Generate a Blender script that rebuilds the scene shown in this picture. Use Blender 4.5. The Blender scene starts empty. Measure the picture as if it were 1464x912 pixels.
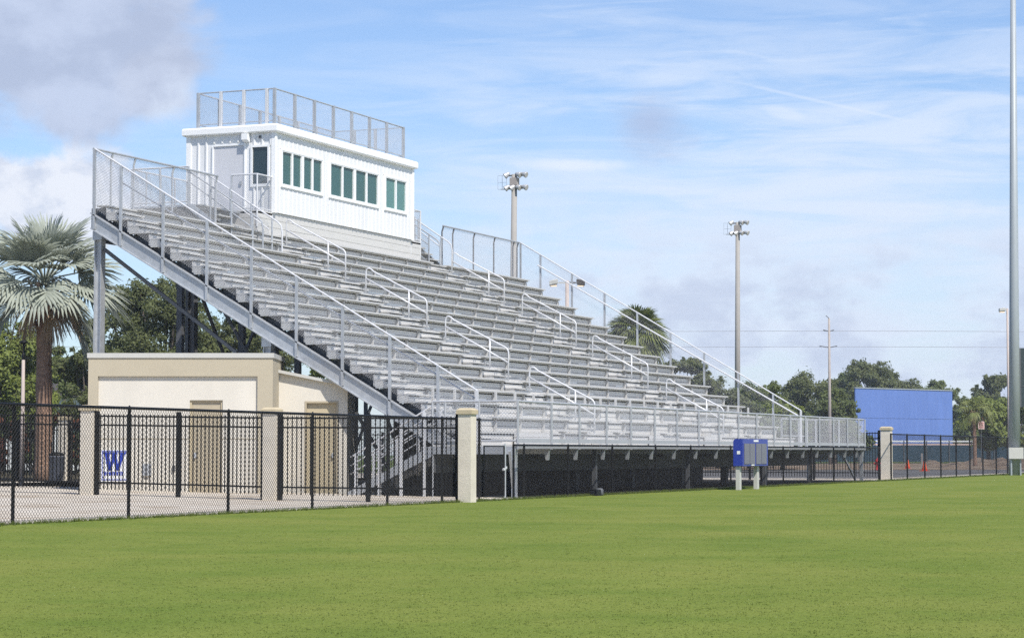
import bpy, math, random
import numpy as np
from mathutils import Vector

SC = bpy.context.scene
COL = SC.collection
rad = math.radians

# ------------------------------------------------------------------ camera calibration (metres; stand's front left corner = origin)
FPX = 3291.4
YAW, PITCH = rad(22.493), rad(3.297)
CAM = Vector((-55.572, -24.154, 1.163))
FWH = Vector((math.cos(YAW), math.sin(YAW), 0))
RT = Vector((math.sin(YAW), -math.cos(YAW), 0))
FW = FWH * math.cos(PITCH) + Vector((0, 0, math.sin(PITCH)))
UP = -FWH * math.sin(PITCH) + Vector((0, 0, math.cos(PITCH)))


def ray(u, v):
    return FW + RT * ((u - 732) / FPX) + UP * ((456 - v) / FPX)


def at(u, D, z=0.0):
    """ground position at bearing of photo column u and distance D along the view"""
    p = CAM + FWH * D + RT * (D * (u - 732) / FPX)
    return Vector((p.x, p.y, z))


def zat(v, D):
    return CAM.z + (645.6 - v) / FPX * D


def on_y(y, u):
    d = ray(u, 640)
    t = (y - CAM.y) / d.y
    return CAM.x + t * d.x


# ------------------------------------------------------------------ materials
def mat(name, col, rough=0.6, metal=0.0, var=0.08, scale=3.0, bump=0.0, bscale=40.0, spec=0.4, rnd=0.0, stretch=None):
    m = bpy.data.materials.new(name)
    m.use_nodes = True
    nt = m.node_tree
    b = nt.nodes['Principled BSDF']
    b.inputs['Roughness'].default_value = rough
    b.inputs['Metallic'].default_value = metal
    b.inputs['Specular IOR Level'].default_value = spec
    tc = nt.nodes.new('ShaderNodeTexCoord')
    src = tc.outputs['Object']
    if stretch:
        mp = nt.nodes.new('ShaderNodeMapping')
        mp.inputs['Scale'].default_value = stretch
        nt.links.new(src, mp.inputs['Vector'])
        src = mp.outputs['Vector']
    n = nt.nodes.new('ShaderNodeTexNoise')
    n.inputs['Scale'].default_value = scale
    n.inputs['Detail'].default_value = 6
    n.inputs['Roughness'].default_value = 0.62
    nt.links.new(src, n.inputs['Vector'])
    mr = nt.nodes.new('ShaderNodeMapRange')
    mr.inputs['From Min'].default_value = 0.25
    mr.inputs['From Max'].default_value = 0.75
    mr.inputs['To Min'].default_value = 1 - var
    mr.inputs['To Max'].default_value = 1 + var
    nt.links.new(n.outputs['Fac'], mr.inputs['Value'])
    fac = mr.outputs['Result']
    if rnd:
        oi = nt.nodes.new('ShaderNodeObjectInfo')
        m2 = nt.nodes.new('ShaderNodeMapRange')
        m2.inputs['To Min'].default_value = 1 - rnd
        m2.inputs['To Max'].default_value = 1 + rnd
        nt.links.new(oi.outputs['Random'], m2.inputs['Value'])
        mm = nt.nodes.new('ShaderNodeMath')
        mm.operation = 'MULTIPLY'
        nt.links.new(fac, mm.inputs[0])
        nt.links.new(m2.outputs['Result'], mm.inputs[1])
        fac = mm.outputs[0]
    mx = nt.nodes.new('ShaderNodeVectorMath')
    mx.operation = 'SCALE'
    mx.inputs[0].default_value = col
    nt.links.new(fac, mx.inputs['Scale'])
    nt.links.new(mx.outputs[0], b.inputs['Base Color'])
    if bump:
        n2 = nt.nodes.new('ShaderNodeTexNoise')
        n2.inputs['Scale'].default_value = bscale
        n2.inputs['Detail'].default_value = 4
        nt.links.new(tc.outputs['Object'], n2.inputs['Vector'])
        bp = nt.nodes.new('ShaderNodeBump')
        bp.inputs['Strength'].default_value = bump
        bp.inputs['Distance'].default_value = 0.02
        nt.links.new(n2.outputs['Fac'], bp.inputs['Height'])
        nt.links.new(bp.outputs[0], b.inputs['Normal'])
    return m


def two_tone(name, c1, c2, scale, lo=0.4, hi=0.6, rough=0.9, fine=0.0, fscale=60.0, bump=0.0, stretch=None, c3=None, s3=1.0, lo3=.55, hi3=.7):
    """ground-like material: two colours mixed by noise, optional third patchy colour and fine grain"""
    m = bpy.data.materials.new(name)
    m.use_nodes = True
    nt = m.node_tree
    b = nt.nodes['Principled BSDF']
    b.inputs['Roughness'].default_value = rough
    b.inputs['Specular IOR Level'].default_value = 0.06
    tc = nt.nodes.new('ShaderNodeTexCoord')
    src = tc.outputs['Object']

    def noise(sc, det=6, st=None):
        s = src
        if st:
            mp = nt.nodes.new('ShaderNodeMapping')
            mp.inputs['Scale'].default_value = st
            nt.links.new(s, mp.inputs['Vector'])
            s = mp.outputs['Vector']
        n = nt.nodes.new('ShaderNodeTexNoise')
        n.inputs['Scale'].default_value = sc
        n.inputs['Detail'].default_value = det
        n.inputs['Roughness'].default_value = 0.65
        nt.links.new(s, n.inputs['Vector'])
        return n.outputs['Fac']

    def rng(f, a, c, lo_=0, hi_=1):
        r = nt.nodes.new('ShaderNodeMapRange')
        r.inputs['From Min'].default_value = a
        r.inputs['From Max'].default_value = c
        r.inputs['To Min'].default_value = lo_
        r.inputs['To Max'].default_value = hi_
        nt.links.new(f, r.inputs['Value'])
        return r.outputs['Result']

    def mix(f, a, c):
        x = nt.nodes.new('ShaderNodeMix')
        x.data_type = 'RGBA'
        nt.links.new(f, x.inputs['Factor'])
        for i, v in ((6, a), (7, c)):
            if isinstance(v, tuple):
                x.inputs[i].default_value = (*v, 1)
            else:
                nt.links.new(v, x.inputs[i])
        return x.outputs[2]
    out = mix(rng(noise(scale, 6, stretch), lo, hi), c1, c2)
    if c3:
        out = mix(rng(noise(s3, 5), lo3, hi3), out, c3)
    if fine:
        v = nt.nodes.new('ShaderNodeVectorMath')
        v.operation = 'SCALE'
        nt.links.new(out, v.inputs[0])
        nt.links.new(rng(noise(fscale, 3), .3, .7, 1 - fine, 1 + fine), v.inputs['Scale'])
        out = v.outputs[0]
    nt.links.new(out, b.inputs['Base Color'])
    if bump:
        bp = nt.nodes.new('ShaderNodeBump')
        bp.inputs['Strength'].default_value = bump
        bp.inputs['Distance'].default_value = 0.03
        nt.links.new(noise(fscale, 3), bp.inputs['Height'])
        nt.links.new(bp.outputs[0], b.inputs['Normal'])
    return m


def leaf_mat(name, c1, c2, scale=0.6, transl=0.3, rough=0.55):
    m = bpy.data.materials.new(name)
    m.use_nodes = True
    nt = m.node_tree
    b = nt.nodes['Principled BSDF']
    out = nt.nodes['Material Output']
    b.inputs['Roughness'].default_value = rough
    b.inputs['Specular IOR Level'].default_value = 0.3
    tc = nt.nodes.new('ShaderNodeTexCoord')
    n = nt.nodes.new('ShaderNodeTexNoise')
    n.inputs['Scale'].default_value = scale
    n.inputs['Detail'].default_value = 8
    n.inputs['Roughness'].default_value = 0.75
    nt.links.new(tc.outputs['Object'], n.inputs['Vector'])
    r = nt.nodes.new('ShaderNodeMapRange')
    r.inputs['From Min'].default_value = .33
    r.inputs['From Max'].default_value = .67
    nt.links.new(n.outputs['Fac'], r.inputs['Value'])
    x = nt.nodes.new('ShaderNodeMix')
    x.data_type = 'RGBA'
    nt.links.new(r.outputs[0], x.inputs['Factor'])
    x.inputs[6].default_value = (*c1, 1)
    x.inputs[7].default_value = (*c2, 1)
    nt.links.new(x.outputs[2], b.inputs['Base Color'])
    t = nt.nodes.new('ShaderNodeBsdfTranslucent')
    nt.links.new(x.outputs[2], t.inputs['Color'])
    ms = nt.nodes.new('ShaderNodeMixShader')
    ms.inputs[0].default_value = transl
    nt.links.new(b.outputs[0], ms.inputs[1])
    nt.links.new(t.outputs[0], ms.inputs[2])
    nt.links.new(ms.outputs[0], out.inputs['Surface'])
    return m


def glass_mat(name, col, clear=.0):
    m = bpy.data.materials.new(name)
    m.use_nodes = True
    nt = m.node_tree
    b = nt.nodes['Principled BSDF']
    b.inputs['Base Color'].default_value = (*col, 1)
    b.inputs['Roughness'].default_value = 0.04
    b.inputs['Specular IOR Level'].default_value = 0.7
    if clear:
        t = nt.nodes.new('ShaderNodeBsdfTransparent')
        t.inputs['Color'].default_value = (.50, .78, .74, 1)
        ms = nt.nodes.new('ShaderNodeMixShader')
        ms.inputs[0].default_value = clear
        nt.links.new(b.outputs[0], ms.inputs[1])
        nt.links.new(t.outputs[0], ms.inputs[2])
        nt.links.new(ms.outputs[0], nt.nodes['Material Output'].inputs['Surface'])
    return m


M = {}
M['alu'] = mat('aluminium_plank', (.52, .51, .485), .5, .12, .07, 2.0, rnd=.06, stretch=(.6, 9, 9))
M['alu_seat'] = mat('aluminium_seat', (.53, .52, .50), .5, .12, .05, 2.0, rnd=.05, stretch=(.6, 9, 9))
M['alu_riser'] = mat('aluminium_riser', (.60, .58, .545), .5, .12, .08, 2.0, rnd=.06, stretch=(.5, 6, 12))  # same metal as the treads, lightened in colour to offset the seats' shade
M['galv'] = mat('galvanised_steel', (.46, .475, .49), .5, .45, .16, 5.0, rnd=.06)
M['galv_dark'] = mat('dark_and_shaded_steel', (.11, .113, .118), .6, .2, .15, 4.0)  # dark steel, also galvanised steel with shade put into its colour
M['galv_rail'] = mat('galvanised_rail', (.42, .43, .445), .5, .15, .08, 6.0)
M['galv_pipe'] = mat('galvanised_pipe', (.64, .64, .645), .42, .15, .06, 6.0)
M['wire'] = mat('galvanised_wire', (.40, .41, .43), .5, .3, .05, 4.0)
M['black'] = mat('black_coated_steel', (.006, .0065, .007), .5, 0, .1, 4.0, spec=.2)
M['white_metal'] = mat('white_painted_metal', (.72, .72, .715), .45, 0, .06, 1.6, stretch=(1, 1, .25))
M['white_trim'] = mat('white_trim', (.82, .82, .81), .4, 0, .02, 2.0)
M['door_grey'] = mat('pale_grey_door', (.56, .56, .58), .5, 0, .04, 1.2)
M['win_frame'] = mat('white_window_frame', (.80, .80, .79), .4, 0, .02, 2.0)
M['glass'] = glass_mat('green_tinted_glass', (.06, .15, .14), .32)
M['glass_pale'] = glass_mat('pale_green_glass', (.13, .29, .27), .32)
M['glass_dark'] = glass_mat('dark_glass', (.018, .035, .04))
M['stucco'] = mat('cream_stucco', (.63, .59, .51), .9, 0, .09, .7, .25, 60, stretch=(1, 1, .5))
M['stucco_tan'] = mat('tan_stucco', (.45, .395, .29), .9, 0, .06, .8, .25, 60)
M['tan_door'] = mat('tan_painted_door', (.42, .36, .255), .55, 0, .05, 1.0)
M['tan_door_light'] = mat('pale_tan_door', (.46, .39, .26), .55, 0, .05, 1.0)
M['pillar'] = mat('rough_cream_stucco', (.64, .58, .48), .95, 0, .12, 3.0, .3, 30)
M['pillar_cap'] = mat('tan_pillar_cap', (.50, .42, .28), .9, 0, .08, 5.0, .3, 40)
M['blue_box'] = mat('royal_blue_paint', (.022, .045, .30), .35, 0, .05, 2.0, spec=.5)
M['grey_lens'] = mat('grey_display_lens', (.15, .15, .185), .35, 0, .06, 8.0)
M['blue_wall'] = mat('sun_faded_blue_panel', (.115, .195, .465), .75, 0, .10, .8, stretch=(1.8, 1.8, .3))
M['windscreen'] = mat('dark_teal_windscreen', (.022, .055, .085), .8, 0, .2, .5)
M['concrete_pole'] = mat('concrete_pole', (.33, .31, .28), .85, 0, .08, 1.2)
M['wood_pole'] = mat('grey_wood_pole', (.36, .32, .29), .9, 0, .12, 2.0)
M['silver'] = mat('silver_painted_steel', (.34, .37, .385), .5, .08, .06, .8)
M['cabinet'] = mat('beige_cabinet', (.50, .49, .45), .5, 0, .05, 2.0)
M['lamp_metal'] = mat('lamp_housing_metal', (.50, .50, .50), .4, .2, .08, 6.0)
M['brown_metal'] = mat('brown_bronze_metal', (.10, .085, .07), .5, .3, .1, 3.0)
M['pink_pole'] = mat('pinkish_concrete', (.45, .38, .34), .85, 0, .08, 2.0)
M['orange'] = mat('orange_plastic', (.80, .10, .02), .5, 0, .05, 5.0)
M['red'] = mat('red_paint', (.55, .03, .03), .5, 0, .1, 5.0)
M['sign_red'] = mat('faded_red_print', (.50, .20, .17), .6, 0, .05, 5.0)
M['dark_green'] = mat('dark_green_panel', (.03, .045, .048), .6, 0, .1, 1.0)
M['white_paint'] = mat('white_sign_face', (.80, .80, .80), .5, 0, .02, 3.0)
M['pink_sign'] = mat('faded_sign_face', (.62, .45, .40), .6, 0, .06, 9.0)
M['blue_print'] = mat('blue_sign_print', (.02, .05, .40), .5, 0, .03, 3.0)
M['can'] = mat('grey_blue_plastic', (.11, .12, .15), .5, 0, .1, 4.0)
M['wire_line'] = mat('power_line', (.34, .36, .40), .6, 0, .05, 1.0)
M['lens_glow'] = bpy.data.materials.new('reflection_glow_lens')  # warm reflection in the lamp lens, put in as a faint glow
M['lens_glow'].use_nodes = True
_b = M['lens_glow'].node_tree.nodes['Principled BSDF']
_b.inputs['Base Color'].default_value = (.9, .7, .5, 1)
_b.inputs['Emission Color'].default_value = (1, .72, .45, 1)
_b.inputs['Emission Strength'].default_value = 0.55
M['bark'] = mat('oak_bark', (.085, .07, .055), .95, 0, .3, 3.0, .8, 12, stretch=(4, 4, .8))
M['palm_bark'] = mat('palm_bark', (.26, .165, .115), .95, 0, .45, 3.5, .9, 14, stretch=(1, 1, 3))
M['boot'] = mat('palm_boot', (.33, .23, .16), .9, 0, .3, 5.0)
M['silver_frond'] = leaf_mat('silver_green_frond', (.33, .36, .295), (.50, .53, .44), 1.2, .35)
M['dead_frond'] = leaf_mat('dead_tan_frond', (.30, .20, .125), (.48, .36, .25), 2.0, .2, .8)
M['green_frond'] = leaf_mat('green_frond', (.11, .145, .035), (.24, .255, .09), 1.4, .25)
M['oak_leaf'] = leaf_mat('dark_oak_leaf', (.105, .128, .042), (.195, .215, .085), .7, .5)
M['oak_leaf_mid'] = leaf_mat('mid_green_leaf', (.11, .145, .04), (.205, .24, .085), .5, .5)
M['oak_leaf_bright'] = leaf_mat('yellow_green_leaf', (.13, .165, .028), (.24, .28, .065), .6, .35)
M['red_shrub'] = leaf_mat('reddish_shrub_leaf', (.10, .06, .025), (.22, .06, .035), 2.5, .3)
M['hedge_leaf'] = leaf_mat('dark_hedge_leaf', (.06, .08, .026), (.12, .15, .055), 1.0, .25)

# ------------------------------------------------------------------ mesh builder


class MB:
    def __init__(s):
        s.v = []
        s.f = []

    def add(s, vs, fs):
        o = len(s.v)
        s.v += [tuple(p) for p in vs]
        s.f += [tuple(i + o for i in f) for f in fs]

    def box(s, x0, x1, y0, y1, z0, z1):
        s.add([(x0, y0, z0), (x1, y0, z0), (x1, y1, z0), (x0, y1, z0), (x0, y0, z1), (x1, y0, z1), (x1, y1, z1), (x0, y1, z1)],
              [(0, 3, 2, 1), (4, 5, 6, 7), (0, 1, 5, 4), (1, 2, 6, 5), (2, 3, 7, 6), (3, 0, 4, 7)])
        return s

    def obox(s, c, ax, ay, hx, hy, z0, z1):
        """box with horizontal axes ax, ay (unit vectors), half sizes hx, hy"""
        c = Vector(c)
        q = []
        for z in (z0, z1):
            for a, b in ((-1, -1), (1, -1), (1, 1), (-1, 1)):
                p = c + ax * (a * hx) + ay * (b * hy)
                q.append((p.x, p.y, z))
        s.add(q, [(0, 3, 2, 1), (4, 5, 6, 7), (0, 1, 5, 4), (1, 2, 6, 5), (2, 3, 7, 6), (3, 0, 4, 7)])
        return s

    def bar(s, p0, p1, w, h, up=Vector((0, 0, 1))):
        p0, p1 = Vector(p0), Vector(p1)
        d = (p1 - p0).normalized()
        a = d.cross(up)
        if a.length < 1e-4:
            a = d.cross(Vector((1, 0, 0)))
        a.normalize()
        b = a.cross(d)
        q = []
        for p in (p0, p1):
            for i, j in ((-1, -1), (1, -1), (1, 1), (-1, 1)):
                q.append(p + a * (i * w / 2) + b * (j * h / 2))
        s.add(q, [(0, 1, 2, 3), (4, 7, 6, 5), (0, 4, 5, 1), (1, 5, 6, 2), (2, 6, 7, 3), (3, 7, 4, 0)])
        return s

    def tube(s, pts, r, n=8, r1=None, cap=True):
        pts = [Vector(p) for p in pts]
        m = len(pts)
        base = len(s.v)
        prev = None
        for i, p in enumerate(pts):
            d = (pts[min(i + 1, m - 1)] - pts[max(i - 1, 0)]).normalized()
            ref = prev if prev is not None else (Vector((0, 0, 1)) if abs(d.z) < .9 else Vector((1, 0, 0)))
            a = d.cross(ref).normalized() if prev is None else (prev - d * prev.dot(d)).normalized()
            prev = a
            b = d.cross(a)
            rr = r if r1 is None else r + (r1 - r) * i / (m - 1)
            if isinstance(r, (list, tuple)):
                rr = r[i]
            for k in range(n):
                t = 2 * math.pi * k / n
                s.v.append(tuple(p + a * (rr * math.cos(t)) + b * (rr * math.sin(t))))
        for i in range(m - 1):
            for k in range(n):
                k2 = (k + 1) % n
                s.f.append((base + i * n + k, base + i * n + k2, base + (i + 1) * n + k2, base + (i + 1) * n + k))
        if cap:
            s.f.append(tuple(base + k for k in range(n))[::-1])
            s.f.append(tuple(base + (m - 1) * n + k for k in range(n)))
        return s

    def lathe(s, c, prof, n=14):
        c = Vector(c)
        base = len(s.v)
        for r, z in prof:
            for k in range(n):
                t = 2 * math.pi * k / n
                s.v.append((c.x + r * math.cos(t), c.y + r * math.sin(t), c.z + z))
        m = len(prof)
        for i in range(m - 1):
            for k in range(n):
                k2 = (k + 1) % n
                s.f.append((base + i * n + k, base + i * n + k2, base + (i + 1) * n + k2, base + (i + 1) * n + k))
        s.f.append(tuple(base + k for k in range(n))[::-1])
        s.f.append(tuple(base + (m - 1) * n + k for k in range(n)))
        return s

    def prism(s, poly, d):
        """extrude a planar polygon (3D points) by vector d"""
        poly = [Vector(p) for p in poly]
        n = len(poly)
        d = Vector(d)
        s.add(poly + [p + d for p in poly],
              [tuple(range(n))[::-1], tuple(range(n, 2 * n))] + [(i, (i + 1) % n, n + (i + 1) % n, n + i) for i in range(n)])
        return s

    def chain(s, A, B, hA, hB, pitch=.062, r=.0024):
        r = r * 1.55
        """woven chain-link fabric between bottom edge A-B, as crossing wires"""
        A, B = Vector(A), Vector(B)
        dirv = B - A
        L = Vector((dirv.x, dirv.y, 0)).length
        H = (hA + hB) / 2
        nrm = Vector((dirv.y, -dirv.x, 0)).normalized()

        def P(t, h):
            return A + dirv * t + Vector((0, 0, (hA + (hB - hA) * t) * h))
        st = pitch * 1.25
        k = -H
        while k < L:
            for sg in (1, -1):
                s0, s1 = k, k + H
                h0, h1 = 0., 1.
                if s0 < 0:
                    h0 = -s0 / H
                    s0 = 0
                if s1 > L:
                    h1 = 1 - (s1 - L) / H
                    s1 = L
                if s1 - s0 < .02:
                    continue
                a, b = (h0, h1) if sg > 0 else (1 - h0, 1 - h1)
                p0, p1 = P(s0 / L, a), P(s1 / L, b)
                off = nrm * (r * 1.1 * sg)
                d = (p1 - p0).normalized()
                u = d.cross(nrm) * r
                w = nrm * r
                q = []
                for p in (p0 + off, p1 + off):
                    q += [p - u * .87 - w * .5, p + u * .87 - w * .5, p + w]
                s.add(q, [(0, 1, 4, 3), (1, 2, 5, 4), (2, 0, 3, 5)])
            k += st
        return s

    def build(s, name, m, parent=None, smooth=False):
        me = bpy.data.meshes.new(name)
        o = bpy.data.objects.new(name, me)
        COL.objects.link(o)
        off = Vector((0, 0, 0))
        if parent is not None:
            root = parent
            while root.parent:
                root = root.parent
            off = root.location
            o.parent = parent
        me.from_pydata([(x - off.x, y - off.y, z - off.z) for x, y, z in s.v], [], s.f)
        if m:
            me.materials.append(m)
        if smooth:
            me.polygons.foreach_set('use_smooth', [True] * len(me.polygons))
        me.update()
        return o


def build_arrays(name, V, F, m, parent=None, smooth=False):
    """V (n,3) world coords, F (k,3|4)"""
    me = bpy.data.meshes.new(name)
    o = bpy.data.objects.new(name, me)
    COL.objects.link(o)
    if parent is not None:
        root = parent
        while root.parent:
            root = root.parent
        V = V - np.array(root.location)
        o.parent = parent
    nv, nf, w = len(V), len(F), F.shape[1]
    me.vertices.add(nv)
    me.vertices.foreach_set('co', V.astype(np.float32).ravel())
    me.loops.add(nf * w)
    me.loops.foreach_set('vertex_index', F.astype(np.int32).ravel())
    me.polygons.add(nf)
    me.polygons.foreach_set('loop_start', np.arange(0, nf * w, w, dtype=np.int32))
    me.update(calc_edges=True)
    me.materials.append(m)
    return o


def tag(o, label=None, cat=None, group=None, kind=None):
    if label:
        o['label'] = label
    if cat:
        o['category'] = cat
    if group:
        o['group'] = group
    if kind:
        o['kind'] = kind
    return o


def thing(name, label, cat, loc, group=None):
    o = bpy.data.objects.new(name, None)
    o.empty_display_size = .3
    COL.objects.link(o)
    o.location = loc
    return tag(o, label, cat, group)


def struct(name, poly, z, m, label=None, kind='structure'):
    """flat ground sheet; z a number or function(x, y)"""
    b = MB()
    f = z if callable(z) else (lambda x, y: z)
    b.add([(p[0], p[1], f(p[0], p[1])) for p in poly], [tuple(range(len(poly)))])
    o = b.build(name, m)
    o['kind'] = kind
    return o


# ------------------------------------------------------------------ dimensions of the stand
T = .7015
RISE = .40206
L = 31.58
Z1 = 1.694
NR = 17
def zt(j): return Z1 + RISE * (j - 1)      # level of tread j (tread j spans y = T*(j-1) .. T*j)
def slope(y): return Z1 + RISE / T * y      # nosing line
ZD = zt(0) + .05                            # deck level
WD = 1.737
XL, XR = -1.176, 35.566

# ------------------------------------------------------------------ ground
grass = two_tone('mown_grass', (.118, .164, .028), (.163, .197, .040), .55, .36, .64, 1.0, .34, 36, .4,
                 c3=(.192, .210, .048), s3=.22, lo3=.46, hi3=.72)
grass_far = two_tone('far_grass', (.075, .11, .03), (.12, .14, .045), .2, .38, .62, .95, .15, 20)
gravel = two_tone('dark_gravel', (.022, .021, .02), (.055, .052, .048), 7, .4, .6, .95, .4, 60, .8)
concrete = two_tone('beige_concrete', (.50, .44, .36), (.58, .525, .445), .35, .35, .65, .9, .08, 30, .1,
                    c3=(.38, .31, .23), s3=.45, lo3=.50, hi3=.68)  # beige with browner patches
asphalt = two_tone('grey_asphalt', (.12, .118, .118), (.17, .166, .165), .3, .4, .6, .9, .1, 30)
dirt = two_tone('brown_dirt_mulch', (.15, .105, .075), (.30, .23, .165), .35, .4, .6, .95, .3, 8, .5, c3=(.36, .31, .24), s3=.12)
bed = two_tone('planting_bed', (.06, .05, .035), (.10, .085, .05), 1.0, .4, .6, .95, .3, 12)

g = MB()
g.add([(-700, -700, -.12), (700, -700, -.12), (700, 700, -.12), (-700, 700, -.12)], [(0, 1, 2, 3)])
g.build('ground', grass_far)['kind'] = 'structure'


def field_z(x, y):
    return 0.0


# grass field: its ragged back edge follows the fence
gb = MB()
random.seed(5)
xs = [-90 + i * 1.5 for i in range(180)]
rows_y = [-130, -60, -40, -30, -24, -20, -17, -14, -12, -10, -8, -7, -6, -5, -4.2, -3.5, -3.0]
for i, x in enumerate(xs):
    for y in rows_y:
        gb.v.append((x, y, 0))
    ed = -2.62 + .05 * math.sin(x * 1.3) + .04 * math.sin(x * 3.7 + 1) + random.uniform(-.03, .03)
    gb.v.append((x, ed, .004))
nc = len(rows_y) + 1
for i in range(len(xs) - 1):
    for j in range(nc - 1):
        a = i * nc + j
        gb.f.append((a, a + nc, a + nc + 1, a + 1))
go = gb.build('grass_field', grass, smooth=True)
go['kind'] = 'structure'


# short turf tufts standing on the field where it is near enough to show them
M['turf_blade'] = leaf_mat('turf_blade', (.138, .186, .036), (.198, .230, .056), .30, .65, .85)
trng = np.random.default_rng(77)


def tufts(P, hgt, wid, per):
    n = len(P)
    P = np.repeat(P, per, 0)
    a = trng.random(n * per) * 2 * np.pi
    off = trng.normal(size=(n * per, 2)) * .018
    lean = trng.normal(size=(n * per, 2)) * .5
    hh = hgt * (.5 + .9 * trng.random(n * per)) * np.repeat(.6 + .8 * trng.random(n), per)
    B = np.stack([P[:, 0] + off[:, 0], P[:, 1] + off[:, 1], P[:, 2]], 1)
    dx = np.stack([np.cos(a), np.sin(a), np.zeros(n * per)], 1) * wid
    tip = B + np.stack([lean[:, 0] * hh, lean[:, 1] * hh, hh], 1)
    V = np.stack([B - dx, B + dx, tip], 1).reshape(-1, 3)
    return V, np.arange(len(V)).reshape(-1, 3)


nT = 70000
D_ = 12 * (62 / 12) ** trng.random(nT)
s_ = (trng.random(nT) - .5) * 2 * .30 * D_
TX = CAM.x + FWH.x * D_ + RT.x * s_
TY = CAM.y + FWH.y * D_ + RT.y * s_
ok = TY < -2.7
TX, TY, TD = TX[ok], TY[ok], D_[ok]
sw = np.zeros(len(TX))
V1, F1 = tufts(np.stack([TX, TY, sw - .005], 1), .0085, .0055, 5)
ex = trng.uniform(-48, 75, 9000)
V2, F2 = tufts(np.stack([ex, -2.62 - np.abs(trng.normal(size=9000)) * .10, np.zeros(9000)], 1), .055, .006, 5)
tu = build_arrays('turf_tufts', np.concatenate([V1, V2]), np.concatenate([F1, F2 + len(V1)]), M['turf_blade'])
tu['kind'] = 'stuff'


def apron_z(x, y):
    return .0 if y < 0 else .016 * min(y, 12.5)


ap = MB()
for y in (-3.2, 0, 4, 8, 12.5):
    for x in (-75, -40, -20, -10, -2, -.6):
        ap.v.append((x, y, -.008 + apron_z(x, y)))
for j in range(4):
    for i in range(5):
        a = j * 6 + i
        ap.f.append((a, a + 1, a + 7, a + 6))
ap.build('concrete_apron', concrete)['kind'] = 'structure'
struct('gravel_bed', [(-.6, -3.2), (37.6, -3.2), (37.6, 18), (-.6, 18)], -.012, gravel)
# thin concrete mow strip along the gravel
mb = MB()
mb.box(-5, 38.4, -2.62, -2.47, -.05, .012)
mb.build('mow_strip', concrete)['kind'] = 'structure'
struct('plaza_pavement', [(-75, 12.5), (-.6, 12.5), (-.6, 18), (37.6, 18), (37.6, 30), (-75, 30)], .192, concrete)
struct('planting_bed', [(-75, 19.5), (34, 19.5), (34, 60), (-75, 60)], .2, bed)
struct('side_walk', [(37.6, -3.2), (43.5, -3.2), (43.5, 40), (37.6, 40)], -.006, concrete)
struct('fence_footpath', [(43.5, -3.2), (190, -3.2), (190, -.6), (43.5, -.2)], -.006, concrete)


def gp(u, D, z=-.01):
    p = at(u, D)
    return (p.x, p.y)


struct('parking_road', [(43.5, -.25), (190, -.6), gp(1640, 155), gp(1400, 150), gp(1150, 150), gp(1000, 150), (43.5, 40)], -.010, asphalt)
# dirt and mulch strip with low mounds
dm = MB()
random.seed(11)
us = [960 + i * 8 for i in range(90)]
Ds = [150, 156, 162, 170, 180, 190, 200, 210, 222, 234]
for u in us:
    for D in Ds:
        h = 0
        if 153 < D < 215:
            h = max(0, .35 * math.sin(u * .021 + D * .05) + .28 * math.sin(u * .073 + 2 + D * .11) + .12 * math.sin(u * .19)) * (1 if u > 1320 else .3)
        p = at(u, D + random.uniform(-1, 1) * (2 if 150 < D < 234 else 1))
        dm.v.append((p.x, p.y, -.004 + h))
for i in range(len(us) - 1):
    for j in range(len(Ds) - 1):
        a = i * len(Ds) + j
        dm.f.append((a, a + len(Ds), a + len(Ds) + 1, a + 1))
dm.build('mulch_ground', dirt, smooth=True)['kind'] = 'structure'

# ------------------------------------------------------------------ the bleacher stand
ST = thing('bleacher_stand', 'large grey aluminium bleacher stand with stepped bench rows and railings', 'bleacher', (0, 0, 0))
AIS = [(0, 1.45), (9.0, 10.4), (22.0, 23.4)]
SEG = [(1.54, 9.0), (10.4, 22.0), (23.4, L - .06)]
rnd = random.Random(3)
for j in range(1, NR + 1):
    y0, y1, z = T * (j - 1), T * j, zt(j)
    b = MB()
    # tread: three planks with fine gaps
    ye = y1 + .02 if j < NR else 11.62
    w = (ye - y0) / 3
    for k in range(3):
        b.box(0, L, y0 + k * w, y0 + (k + 1) * w - .012, z - .04, z)
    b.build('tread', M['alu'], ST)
    b = MB()
    zb = zt(j - 1) + (.02 if j > 1 else .0)
    if j == 1:
        zb = ZD
    mid = (zb + z - .06) / 2
    b.box(.02, L - .02, y0 + .055, y0 + .08, zb, mid - .006)
    b.box(.0, L, y0 + .045, y0 + .07, mid + .006, z - .075)
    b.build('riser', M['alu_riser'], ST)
# bench seats
def seat(x0, x1, j):
    y = T * j + .02
    zs = (zt(j) if j else ZD) + .445
    b = MB()
    b.box(x0, x1, y - .13, y + .005, zs - .04, zs)
    b.box(x0, x1, y + .012, y + .14, zs - .04, zs)
    b.box(x0, x1, y - .136, y - .128, zs - .046, zs - .004)
    n = max(2, int((x1 - x0) / 1.9) + 1)
    for k in range(n):
        x = x0 + .25 + (x1 - x0 - .5) * k / (n - 1)
        b.box(x - .018, x + .018, y - .06, y + .015, (zt(j) if j else ZD) + .0, zs - .041)
        b.box(x - .02, x + .02, y - .12, y + .12, zs - .085, zs - .042)
    b.build('bench_seat', M['alu_seat'], ST)


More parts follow.
